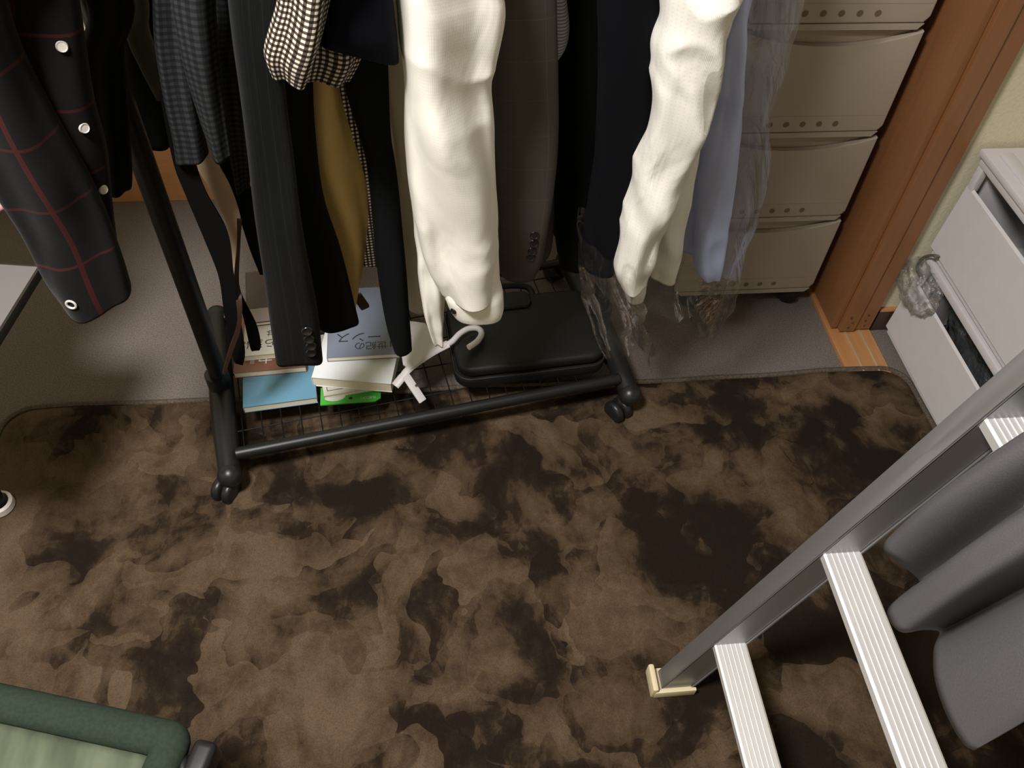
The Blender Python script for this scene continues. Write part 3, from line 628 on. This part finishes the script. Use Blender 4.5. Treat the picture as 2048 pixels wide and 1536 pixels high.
# 12 black suit and navy suit
g = garment('black_jacket', .68, 'plain black suit jacket between the grey jacket and the navy jacket', 'jacket')
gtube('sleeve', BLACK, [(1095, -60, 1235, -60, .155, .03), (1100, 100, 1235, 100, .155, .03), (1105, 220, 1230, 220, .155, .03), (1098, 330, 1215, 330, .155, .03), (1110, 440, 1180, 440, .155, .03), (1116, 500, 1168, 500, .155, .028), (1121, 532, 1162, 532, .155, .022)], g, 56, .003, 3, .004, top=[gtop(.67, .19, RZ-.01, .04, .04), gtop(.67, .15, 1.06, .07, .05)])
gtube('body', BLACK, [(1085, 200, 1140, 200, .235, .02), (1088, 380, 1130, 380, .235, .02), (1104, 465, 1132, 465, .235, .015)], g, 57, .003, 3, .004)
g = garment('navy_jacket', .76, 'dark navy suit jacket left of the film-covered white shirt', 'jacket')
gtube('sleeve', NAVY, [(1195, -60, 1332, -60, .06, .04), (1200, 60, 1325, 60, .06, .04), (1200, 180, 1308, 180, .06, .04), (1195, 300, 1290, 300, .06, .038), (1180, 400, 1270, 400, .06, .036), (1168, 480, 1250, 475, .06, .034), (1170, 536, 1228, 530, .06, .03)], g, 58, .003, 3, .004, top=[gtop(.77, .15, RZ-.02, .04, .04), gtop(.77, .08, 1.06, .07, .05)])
# 13 film covered white shirt
g = garment('film_covered_shirt', .86, 'rumpled white shirt under clear film, right of the navy jacket', 'shirt')
gtube('sleeve', WSHIRT2, [(1338, -60, 1475, -60, .0, .045), (1330, 0, 1462, 0, .0, .045), (1317, 110, 1435, 110, .0, .045), (1308, 220, 1402, 220, .0, .042), (1288, 310, 1375, 310, .0, .038), (1266, 400, 1340, 400, .0, .034), (1248, 480, 1312, 475, .0, .030), (1231, 540, 1298, 535, .0, .030), (1237, 566, 1290, 563, .0, .026)], g, 61, .006, 3, .012, wsc=10, crk=.022, ring=72, sub=14, top=[gtop(.86, .12, RZ-.03, .04, .04), gtop(.86, .03, 1.07, .08, .06)])
gtube('inner_cuff', WSHIRT2, [(1246, 545, 1292, 540, .03, .02), (1250, 585, 1290, 575, .03, .02), (1253, 598, 1285, 594, .03, .018)], g, 62, .001, 3, .001)
gtube('far_sleeve', WSHIRT2, [(1350, 0, 1470, 0, .07, .03), (1345, 150, 1425, 150, .07, .03), (1335, 280, 1395, 280, .07, .03), (1318, 400, 1377, 400, .07, .028), (1306, 500, 1362, 495, .07, .026), (1302, 552, 1352, 552, .07, .024)], g, 63, .005, 3, .006, crk=.006)
g = garment('pale_blue_shirt', .98, 'pale blue cotton shirt at the right end of the rail', 'shirt')
gtube('sleeve', BLUESH, [(1455, -60, 1500, -60, .08, .03), (1448, 60, 1490, 60, .08, .03), (1438, 160, 1482, 160, .08, .03), (1422, 280, 1474, 280, .08, .03), (1405, 380, 1462, 380, .08, .03), (1394, 470, 1450, 465, .08, .028), (1390, 525, 1440, 522, .08, .028), (1396, 548, 1434, 550, .08, .022)], g, 66, .004, 4, .006, wsc=12, crk=.006, top=[gtop(.96, .18, RZ-.01, .03, .03), gtop(.97, .12, 1.06, .06, .04)])
gtube('shirt_tail', BLUESH, [(1400, 0, 1470, 0, .16, .02), (1395, 150, 1450, 150, .16, .02), (1380, 300, 1440, 300, .16, .02), (1366, 420, 1420, 420, .16, .02), (1364, 500, 1400, 495, .16, .016)], g, 67, .004, 4, .006, top=[gtop(.93, .197, RZ, .03, .03)])
# clear film covers
g = thing('garment_film', R(.9, .1, .3), 'clear plastic dry-cleaning film around the white and pale blue shirts', 'plastic film')
gtube('film_tube', FILM, [(1325, -60, 1548, -60, .08, .16), (1318, 60, 1520, 60, .08, .16), (1300, 200, 1498, 200, .08, .16), (1275, 320, 1484, 320, .08, .155), (1245, 430, 1466, 430, .08, .15), (1222, 530, 1446, 530, .08, .14), (1224, 600, 1426, 585, .08, .12), (1250, 650, 1400, 630, .07, .09), (1275, 680, 1395, 660, .06, .05)], g, 70, .012, 6, .02, wsc=16, lip=False, ring=90, sub=12, top=[gtop(.92, .197, RZ-.02, .04, .04), gtop(.92, .12, 1.08, .12, .1)])
g = thing('jacket_film', R(.78, .1, .2), 'clear crumpled film hanging below the navy jacket beside the right pole', 'plastic film')
gtube('film_tube', FILM, [(1166, 470, 1262, 465, .03, .07), (1166, 540, 1258, 540, .03, .07), (1172, 600, 1262, 600, .03, .06), (1188, 650, 1290, 650, .03, .05), (1200, 690, 1305, 690, .02, .04), (1215, 720, 1300, 712, .02, .025)], g, 73, .012, 6, .016, wsc=22, lip=False, ring=90, sub=14)

# ------------------------------------------------------------------ books on the wire shelf
def text(parent, s_, M_, size, m_, sp=1.0, name='lettering'):
    c = bpy.data.curves.new(name, 'FONT'); c.body = s_; c.size = size; c.extrude = .00015; c.space_character = sp; c.align_x = 'LEFT'
    c.materials.append(m_); tmp = bpy.data.objects.new('tmp', c); COL.objects.link(tmp)
    bpy.context.view_layer.update(); me = bpy.data.meshes.new_from_object(tmp.evaluated_get(bpy.context.evaluated_depsgraph_get()))
    bpy.data.objects.remove(tmp); me.name = name; o = bpy.data.objects.new(name, me); COL.objects.link(o); o.parent = parent
    o.matrix_local = Matrix.Translation(-WL[parent]) @ M_; WL[o] = M_.translation.copy(); return o
def book(name, fl, fr, z0, th, dep, cover, label, cat_='book', page=True, cov_th=.0012, group=None):
    """front-left and front-right px of the bottom front edge at height z0, spine at the back or side"""
    a_, b_ = PZ(*fl, z0), PZ(*fr, z0); xd = (b_-a_); wd = xd.length; xd.normalize(); M_ = frame(a_, xd)
    t = thing(name, a_+xd*wd/2, label, cat_, group)
    c = MB(); c.box((wd/2, dep/2, cov_th/2), (wd, dep, cov_th), .0004, M_); c.box((wd/2, dep/2, th-cov_th/2), (wd, dep, cov_th), .0004, M_)
    c.box((cov_th/2 if page != 'R' else wd-cov_th/2, dep/2, th/2), (cov_th, dep, th), .0004, M_)
    c.out('cover', cover, t)
    MB().box((wd/2, dep/2, th/2), (wd-.002, dep-.003, th-2*cov_th+.0002), M=M_).out('pages', PAGE, t)
    return t, M_, wd
SH = .0796
B1, M1, w1 = book('blue_book', (489, 826), (636, 806), SH, .0172, .195, BLUEC, 'sky blue book at the bottom front of the left pile')
B2, M2, w2_ = book('red_brown_book', (470, 757), (614, 744), SH+.0172, .016, .180, REDBR, 'red-brown paperback directly on the sky blue book', page='R')
text(B2, '力', M2@Matrix.Translation((.078, .046, .0161))@Matrix.Rotation(PI, 4, 'Z'), .032, INKW)
MB().box((.036, .030, .0161), (.009, .018, .0003), M=M2).out('cover_mark', MAUVE, B2)
B3, M3, w3 = book('white_paperback', (488, 722), (618, 710), SH+.0336, .014, .175, OFFW, 'off-white paperback with handwritten black characters on the left pile')
text(B3, 'だから変は', M3@Matrix.Translation((.118, .040, .0141))@Matrix.Rotation(PI, 4, 'Z'), .026, INK)
text(B3, '、は', M3@Matrix.Translation((.085, .066, .0141))@Matrix.Rotation(PI, 4, 'Z'), .020, INK)
B4, M4, w4 = book('brown_book', (494, 655), (620, 640), SH+.048, .010, .160, BRNC, 'dark brown book with a pale mauve band on top of the left pile')
MB().box((w4/2, .022, .0102), (w4-.002, .040, .0004), M=M4).out('pale_band', MAUVE, B4)
# right pile
a_ = PZ(641, 812, SH+.001); b2_ = PZ(762, 803, SH+.001); Mg = frame(a_, (b2_-a_)); wg = (b2_-a_).length
gp = thing('green_packet', a_, 'bright green retail packet under the right book pile', 'packet')
MB().prism([(0, 0), (wg-.012, 0), (wg, .008), (wg, .15), (0, .15)], 0, .003, Mg).out('card', GREENC, gp)
MB().prism([(.028+.022*math.cos(a*PI/12), .020+.013*math.sin(a*PI/12)) for a in range(24)], .0031, .0035, Mg).out('white_oval', INKW, gp)
MB().prism([(wg*.5+.0035*math.cos(a*PI/8), .012+.0035*math.sin(a*PI/8)) for a in range(16)], .0031, .0036, Mg).out('hang_hole', HOLE, gp)
text(gp, 'ELECOM', Mg@Matrix.Translation((wg-.010, .013, .0031))@Matrix.Rotation(PI, 4, 'Z'), .008, INKW)
B5, M5, w5 = book('bordered_book', (648, 798), (783, 776), SH+.0045, .009, .170, OFFW, 'cream booklet with a black border line, above the green packet')
bl_ = MB()
for (cx_, cy2, dx_, dy_) in ((w5/2, .012, w5-.018, .0012), (.009, .07, .0012, .116)): bl_.box((cx_, cy2, .0092), (dx_, dy_, .0003), M=M5)
bl_.out('border_line', INK, B5)
B6, M6, w6 = book('thick_white_book', (626, 772), (784, 785), SH+.014, .027, .190, WHITEC, 'thick white book with cream page edges beneath the slate blue book')
B7, M7, w7 = book('slate_blue_book', (655, 724), (800, 716), SH+.0415, .013, .200, SLATE, 'slate blue hardback with Japanese title, topmost of the right pile')
text(B7, '21世紀の', M7@Matrix.Translation((.146, .036, .0132))@Matrix.Rotation(PI, 4, 'Z'), .0235, INK, .95)
text(B7, 'ーンス', M7@Matrix.Translation((.112, .064, .0132))@Matrix.Rotation(PI, 4, 'Z'), .032, INK)

# ------------------------------------------------------------------ briefcase
pts = [PZ(903, 742, .13), PZ(1216, 706, .13), PZ(1185, 582, .13), PZ(882, 606, .13)]
o_ = (pts[0]+pts[1]+pts[2]+pts[3])/4; xd = (pts[1]-pts[0]).normalized(); wb = .312; db = .205
case = thing('briefcase', Vector((o_.x, o_.y, SH)), 'black rectangular laptop case lying flat on the wire shelf', 'briefcase')
Mc = frame(Vector((o_.x, o_.y, 0)), xd)
def slab(z0, z1, gx, gy, r, bev, m_, nm):
    b = bmesh.new(); pp = rrect(gx, gy, r, 8); f = b.faces.new([b.verts.new((x, y, z0)) for x, y in pp])
    e = bmesh.ops.extrude_face_region(b, geom=[f])
    for q in e['geom']:
        if isinstance(q, bmesh.types.BMVert): q.co.z = z1
    bmesh.ops.recalc_face_normals(b, faces=b.faces[:])
    ed = [q for q in b.edges if abs(q.verts[0].co.z-q.verts[1].co.z) < 1e-6]
    bmesh.ops.bevel(b, geom=ed, offset=bev, segments=4, affect='EDGES', profile=.5)
    mb_ = MB(); mb_.bm(b, 0, Mc); return mb_.out(nm, m_, case, ang=40)
slab(SH, SH+.026, wb+.008, db+.008, .034, .006, LEATH, 'lower_shell'); slab(SH+.028, SH+.054, wb, db, .034, .010, LEATH, 'upper_shell')
MB().sweep([Mc@Vector((x, y, SH+.027)) for x, y in rrect(wb+.006, db+.006, .034, 8)], .0022, 8, closed=True).out('piping', BLACKP, case)
slab(SH+.052, SH+.060, .13, .05, .018, .004, LEATH, 'grip_flap').location += Mc.to_3x3()@Vector((-.035, .080, 0))
hb = MB().sweep(spline([Mc@Vector(q) for q in ((-.10, .095, SH+.045), (-.09, .125, SH+.05), (-.03, .132, SH+.052), (.03, .125, SH+.05), (.04, .095, SH+.045))], 6), .007, 10); hb.out('handle', LEATH, case)

# ------------------------------------------------------------------ clip hanger lying on the books
hg = thing('clip_hanger', PZ(850, 720, .12), 'translucent white plastic clip hanger lying between books and briefcase', 'hanger')
hz = .150
MB().sweep(spline([PZ(884, 694, hz), PZ(903, 684, hz), PZ(920, 667, hz), PZ(938, 657, hz), PZ(956, 657, hz), PZ(963, 667, hz), PZ(955, 682, hz), PZ(937, 695, hz)], 6), .0062, 12).out('hook', WHITEP, hg)
MB().sweep(spline([PZ(896, 688, hz), PZ(880, 696, hz-.003), PZ(862, 706, hz-.006), PZ(838, 722, hz-.010), PZ(816, 740, hz-.014), PZ(804, 755, hz-.020), PZ(790, 772, hz-.028)], 5), [.0095]*15+[.0085]*10+[.0095]*6, 12, flat=.6).out('arm', WHITEP, hg)
pl = [PZ(x, y, z) for x, y, z in ((806, 640, .145), (850, 646, .15), (878, 690, .15), (860, 708, .148), (822, 738, .142), (806, 728, .141), (800, 690, .142))]
b = MB(); n = len(pl); b.add(pl+[q-Vector((0, 0, .004)) for q in pl], [tuple(range(n)), tuple(range(2*n-1, n-1, -1))]+[(i, (i+1) % n, (i+1) % n+n, i+n) for i in range(n)]); b.out('shoulder_plate', WHITEP, hg, ang=30)
pc, qc = PZ(812, 752, .135), PZ(846, 803, .100); 
MB().box((0, 0, 0), ((qc-pc).length, .018, .005), .0022, M=frame((pc+qc)/2, qc-pc, None, (Vector((0, 0, 1))+Vector((.2, 0, 0))))).out('clip', WHITEP, hg)
MB().sweep([PZ(832, 771, .124), PZ(832, 770, .118)], .0022, 10).out('clip_pin', HOLE, hg)

# ------------------------------------------------------------------ stacked white storage bins on the right
BX = 1.066; by0, by1 = .78, 1.262
def bin_(z0, hp_, ht, name, label, front_lip=.172):
    t = thing(name, (BX+.17, (by0+by1)/2, z0), label, 'storage bin', 'stacked storage bins')
    b = MB(); xx = BX+.34
    b.box((BX+.17, (by0+by1)/2, z0+.012), (.33, by1-by0-.01, .008))
    for yy in (by0+.004, by1-.004): b.box((BX+.17+.012, yy, z0+ht/2+.004), (.316, .008, ht-.012), .002)
    b.box((xx-.004, (by0+by1)/2, z0+ht/2), (.008, by1-by0, ht-.012), .002)
    b.out('shell', WHITEP, t)
    # sloping front panel with base step
    P_ = MB(); y_a, y_b = by0, by1
    prof = [(BX+.014, z0+.0), (BX+.004, z0+.018), (BX+.002, z0+.020), (BX-.002, z0+.024), (BX+.004, z0+hp_), (BX+.009, z0+hp_+.004), (BX+.012, z0+hp_), (BX+.010, z0+.026), (BX+.016, z0+.006)]
    n = len(prof); vs = [(x, y_a, z) for x, z in prof]+[(x, y_b, z) for x, z in prof]
    P_.add(vs, [tuple(range(n))[::-1], tuple(range(n, 2*n))]+[(i, (i+1) % n, (i+1) % n+n, i+n) for i in range(n)])
    P_.out('front_panel', WHITEP, t, ang=30)
    # top frame rails
    tr_ = MB(); tr_.box((BX+.010, (by0+by1)/2, z0+ht-.010), (.018, by1-by0, .018), .003)
    for yy in (by0+.010, by1-.010): tr_.box((BX+.010, yy, z0+(hp_+ht)/2), (.014, .018, ht-hp_), .002)
    tr_.out('front_frame', WHITEP, t)
    return t
bin_(.0, .168, .246, 'storage_bin', 'lower white open-front plastic bin holding a dark plastic bag')
bin_(.246, .180, .250, 'storage_bin', 'upper white open-front plastic bin with slatted lid above')
lid = thing('bin_lid', (BX+.17, 1.0, .497), 'white ribbed plastic lid on the upper storage bin', 'lid')
b = MB().box((BX+.17, (by0+by1)/2, .503), (.352, by1-by0+.012, .014), .004)
for k_ in range(6): b.box((BX+.03+.055*k_, (by0+by1)/2, .513), (.026, by1-by0-.04, .008), .003)
b.out('lid_panel', WHITEP, lid)
def crumple(name, c, d, m_, label, cat_, seed, amp=.25, sub=5, parent=None):
    b = bmesh.new(); bmesh.ops.create_icosphere(b, subdivisions=sub, radius=1)
    for q in b.verts:
        n_ = q.co.normalized(); h = noise.fractal(n_*2.2+Vector((seed, 0, 0)), .7, 2.1, 4); r_ = 1+amp*h+amp*.6*(1-abs(noise.noise(n_*5+Vector((0, seed, 0))))*2)
        s_ = Vector((math.copysign(abs(n_.x)**.6, n_.x), math.copysign(abs(n_.y)**.6, n_.y), math.copysign(abs(n_.z)**.8, n_.z)))
        q.co = Vector((c[0]+s_.x*r_*d[0], c[1]+s_.y*r_*d[1], c[2]+s_.z*r_*d[2]))
    o = MB().bm(b).out(name, m_, parent, ang=180)
    return tag(o, label, cat_) if not parent else o
crumple('plastic_bag', (BX+.14, 1.02, .112), (.085, .185, .085), GREYBAG, 'crumpled dark grey plastic bag stuffed in the lower white bin', 'plastic bag', 3.3, .10)
crumple('black_bundle', (BX+.17, .99, .35), (.10, .13, .085), BLACK, 'black bundle inside the upper white bin', 'cloth bundle', 5.1, .08, 4)
# clear bag crumpled over the bin corner
b = bmesh.new(); bmesh.ops.create_icosphere(b, subdivisions=5, radius=1)
cc = PX(1838, 572, BX-.004)
for q in b.verts:
    n_ = q.co.normalized(); r_ = 1+.40*(1-2.2*abs(noise.noise(n_*1.9+Vector((9, 0, 0)))))+.12*(1-2*abs(noise.noise(n_*4+Vector((2, 5, 0))))); q.co = cc+Vector((n_.x*.026*r_, n_.y*.052*r_, n_.z*.040*r_))
tag(MB().bm(b).out('clear_bag', FILMW, ang=180), 'crinkled clear plastic bag poking out at the bins\' far corner', 'plastic bag')
b = MB().sweep(spline([PX(x, y, BX-.010) for x, y in ((1843, 552), (1835, 542), (1836, 528), (1846, 516), (1860, 511), (1874, 512))]+[PX(1880, 516, BX+.006)], 6), .0032, 10)
tag(b.out('electric_cable', CORD), 'short grey cable loop curling out beside the upper white bin', 'cable')

# ------------------------------------------------------------------ aluminium step ladder
LY = .460; SL = .277      # X gained per metre of height
def fx(z): return .343+SL*z
lad = thing('step_ladder', (.45, .25, 0), 'aluminium step ladder with ribbed treads and cream rubber feet', 'ladder')
DW = .050; FWD = .030
sdir = Vector((SL, 0, 1)).normalized(); ndir = Vector((1, 0, -SL)).normalized()
def rail(yi, sgn, nm):
    """C-channel: web against the treads, flanges pointing outwards"""
    b = MB(); z0, z1 = .012, 1.16; base = Vector((fx(z0), yi, z0)); Lr = (z1-z0)/sdir.z
    M_ = Matrix(((ndir.x, 0, sdir.x, base.x), (0, 1, 0, base.y), (ndir.z, 0, sdir.z, base.z), (0, 0, 0, 1)))
    b.box((DW/2, sgn*.0012, Lr/2), (DW, .0024, Lr), M=M_)
    b.box((.0012, sgn*FWD/2, Lr/2), (.0024, FWD, Lr), .0006, M=M_)
    b.box((DW-.0012, sgn*FWD/2, Lr/2), (.0024, FWD, Lr), .0006, M=M_)
    b.box((DW+.0008, -sgn*.0006, Lr/2), (.0030, .0040, Lr), M=M_)
    r_ = b.out(nm, LADD, lad)
    # rubber shoe
    c = Vector((fx(0)+.026, yi+sgn*FWD/2-.002, .0)); s = MB()
    s.box((c.x, c.y, .0195), (.074, FWD+.016, .012), .004)
    s.box((c.x-.033, c.y, .030), (.010, FWD+.016, .034), .004); s.box((c.x+.002, c.y-sgn*(FWD/2+.006), .026), (.070, .006, .022), .002)
    s.out('rubber_foot', CREAM, r_); return r_
rail(LY, 1, 'side_rail'); rail(.04, -1, 'side_rail')
def tread(z):
    b = MB(); xa = fx(z)+.002; wd = .050; n = 5
    prof = [(0, -.013), (0, -.002), (.003, 0)]
    for i in range(1, n+1):
        xx = .003+(wd-.006)*i/(n+1); prof += [(xx-.0007, 0), (xx-.0004, .0009), (xx+.0004, .0009), (xx+.0007, 0)]
    prof += [(wd-.003, 0), (wd, -.002), (wd, -.013), (wd-.002, -.013), (wd-.002, -.004), (.002, -.004), (.002, -.013)]
    m_ = len(prof); vs = [(xa+x, .0395, z+q) for x, q in prof]+[(xa+x, LY+.0005, z+q) for x, q in prof]
    b.add(vs, [tuple(range(m_)), tuple(range(2*m_-1, m_-1, -1))]+[(i, i+m_, (i+1) % m_+m_, (i+1) % m_) for i in range(m_)])
    return b.out('tread', TREAD, lad, ang=20)
for z_ in (.200, .477, .752, 1.03): tread(z_)
b = MB().box((fx(1.16)+.06, .25, 1.17), (.15, .50, .025), .006); b.out('top_platform', LADD, lad)

# ------------------------------------------------------------------ grey cloth draped over the ladder
H_px = [(1768, 1086, .500), (1772, 1104, .495), (1800, 1126, .51), (1842, 1164, .555), (1812, 1186, .52), (1780, 1216, .485), (1784, 1242, .48), (1805, 1263, .482), (1845, 1258, .51), (1880, 1264, .555), (1870, 1300, .515), (1872, 1360, .495), (1895, 1430, .49), (1925, 1486, .49), (1950, 1500, .495)]
bot_ = [PX(x, y, X_) for x, y, X_ in H_px]; bot_ = spline(bot_, 5); nb = len(bot_)
vs = []; uv = []; rows = 34; fs = []
for i in range(rows+1):
    t = i/rows
    for j, p in enumerate(bot_):
        s_ = j/(nb-1); ytop = .365-.18*s_
        ztop = 1.045; xt = fx(1.03)+.004
        q = p.lerp(Vector((xt, ytop, ztop)), t)
        q.x = .508+(xt-.508)*max(0, (t-.15)/.85)**2.6+(p.x-.508)*(1-t**3*.8)
        q.x += .004*noise.noise(Vector((s_*6, t*3, 2)))
        vs.append(q); uv.append((s_*.35, t*.55))
for k_, (dx_, dz_) in enumerate(((.03, .008), (.06, -.004), (.068, -.10), (.085, -.35))):
    for j, p in enumerate(bot_):
        s_ = j/(nb-1); vs.append(Vector((fx(1.03)+.004+dx_, .415-.235*s_, 1.045+dz_))); uv.append((s_*.35, .6+.1*k_))
rows += 4
for i in range(rows):
    for j in range(nb-1): fs.append((i*nb+j, (i+1)*nb+j, (i+1)*nb+j+1, i*nb+j+1))
o = mk('grey_cloth', vs, fs, GREYCL, None, True, uv)
sm = o.modifiers.new('thickness', 'SOLIDIFY'); sm.thickness = .0025; sm.offset = 0
tag(o, 'grey marled cloth hanging in deep folds over the ladder treads', 'cloth')

# ------------------------------------------------------------------ green upholstered seat, lower left
CH = .30
pA, pB = PZ(-60, 1390, CH), PZ(345, 1478, CH); xd = (pB-pA).normalized()
seat = thing('floor_chair', (-.45, .30, 0), 'worn green upholstered seat with dark green piping and black plastic corner', 'chair')
Ms = frame(pB, xd)
wS, dS = .50, .42
b = MB().box((-wS/2, -dS/2-.004, CH*0-.045), (wS-.03, dS-.03, .085), .022, Ms, seg=4); b.out('cushion', GREENF, seat)
pts_ = [Ms@Vector((x-wS/2, y-dS/2, -.006)) for x, y in rrect(wS, dS, .008, 5)]
MB().sweep(pts_, .023, 14, closed=True, flat=.8).out('piping', GREEND, seat)
fr2 = MB(); 
fr2.box((-wS/2, -dS/2, -.10), (wS-.04, dS-.04, .03), .004, Ms); fr2.out('seat_base', BLACKP, seat)
kb = MB()
kb.box((.044, -.036, -.012), (.030, .085, .040), .010, Ms, seg=4); kb.box((.016, -.050, -.030), (.040, .030, .030), .008, Ms, seg=3)
kb.sweep(spline([Ms@Vector(q) for q in ((.008, -.010, -.02), (.022, -.022, -.010), (.030, -.045, -.010), (.030, -.085, -.015))], 5), .008, 12)
kb.out('plastic_bracket', BLACKP, seat)
for x_, y_ in ((-.04, -.04), (-wS+.04, -.04), (-.04, -dS+.04), (-wS+.04, -dS+.04)):
    p = Ms@Vector((x_, y_, -.10)); MB().sweep([p, Vector((p.x, p.y, .0135))], .014, 14).out('leg', BLACKP, seat)

# ------------------------------------------------------------------ white table at the left with a black leg
TZ = .50
c1, c2 = PZ(75, 532, TZ), PZ(0, 652, TZ); d2 = (c2-c1).normalized(); c3 = c1+d2*.75; lft = Vector((d2.y, -d2.x, 0)); lft = lft if lft.x < 0 else -lft
tb = thing('side_table', (-.9, 1.0, 0), 'low white table at the left edge with a black leg in a white cap', 'table')
Mt = frame(c1+Vector((0, 0, -.0)), lft, None)
dd = 1 if (Mt.to_3x3()@Vector((0, 1, 0))).dot(d2) > 0 else -1
wT, dT = .62, .30
MB().box((wT/2, dd*(dT/2)-dd*.0, -.010), (wT, dT, .018), .002, Mt).out('table_top', TABLE, tb)
MB().box((-.001, dd*dT/2, -.010), (.005, dT+.004, .016), .001, Mt).box((wT/2, -dd*.001, -.010), (wT, .005, .016), .001, Mt).out('edge_band', TEDGE, tb)
lp = PZ(2, 1014, .0135)
for (lx, ly) in ((lp.x, lp.y), (lp.x-.42, lp.y+.02), (lp.x-.42, lp.y+.10)):
    b_l = MB().sweep([(lx, ly, .020), (lx, ly, TZ-.018)], .0165, 18).out('leg', BLACKM, tb)
    MB().lathe([(.024, .0135), (.0265, .017), (.0262, .030), (.0205, .033), (.0178, .020)], 28, Matrix.Translation((lx, ly, 0))).out('foot_cap', WHITER, b_l)
# pink cloth on the table
b = bmesh.new(); bmesh.ops.create_icosphere(b, subdivisions=4, radius=1)
for q in b.verts:
    n_ = q.co.normalized(); r_ = 1+.10*noise.noise(n_*2.0)
    q.co = Vector((-.775+n_.x*.105*r_, 1.175+n_.y*.085*r_, TZ+.030+n_.z*.030))
tag(MB().bm(b).out('pink_towel', PINK, ang=180), 'folded pink towel lying on the white table at the left edge', 'towel')
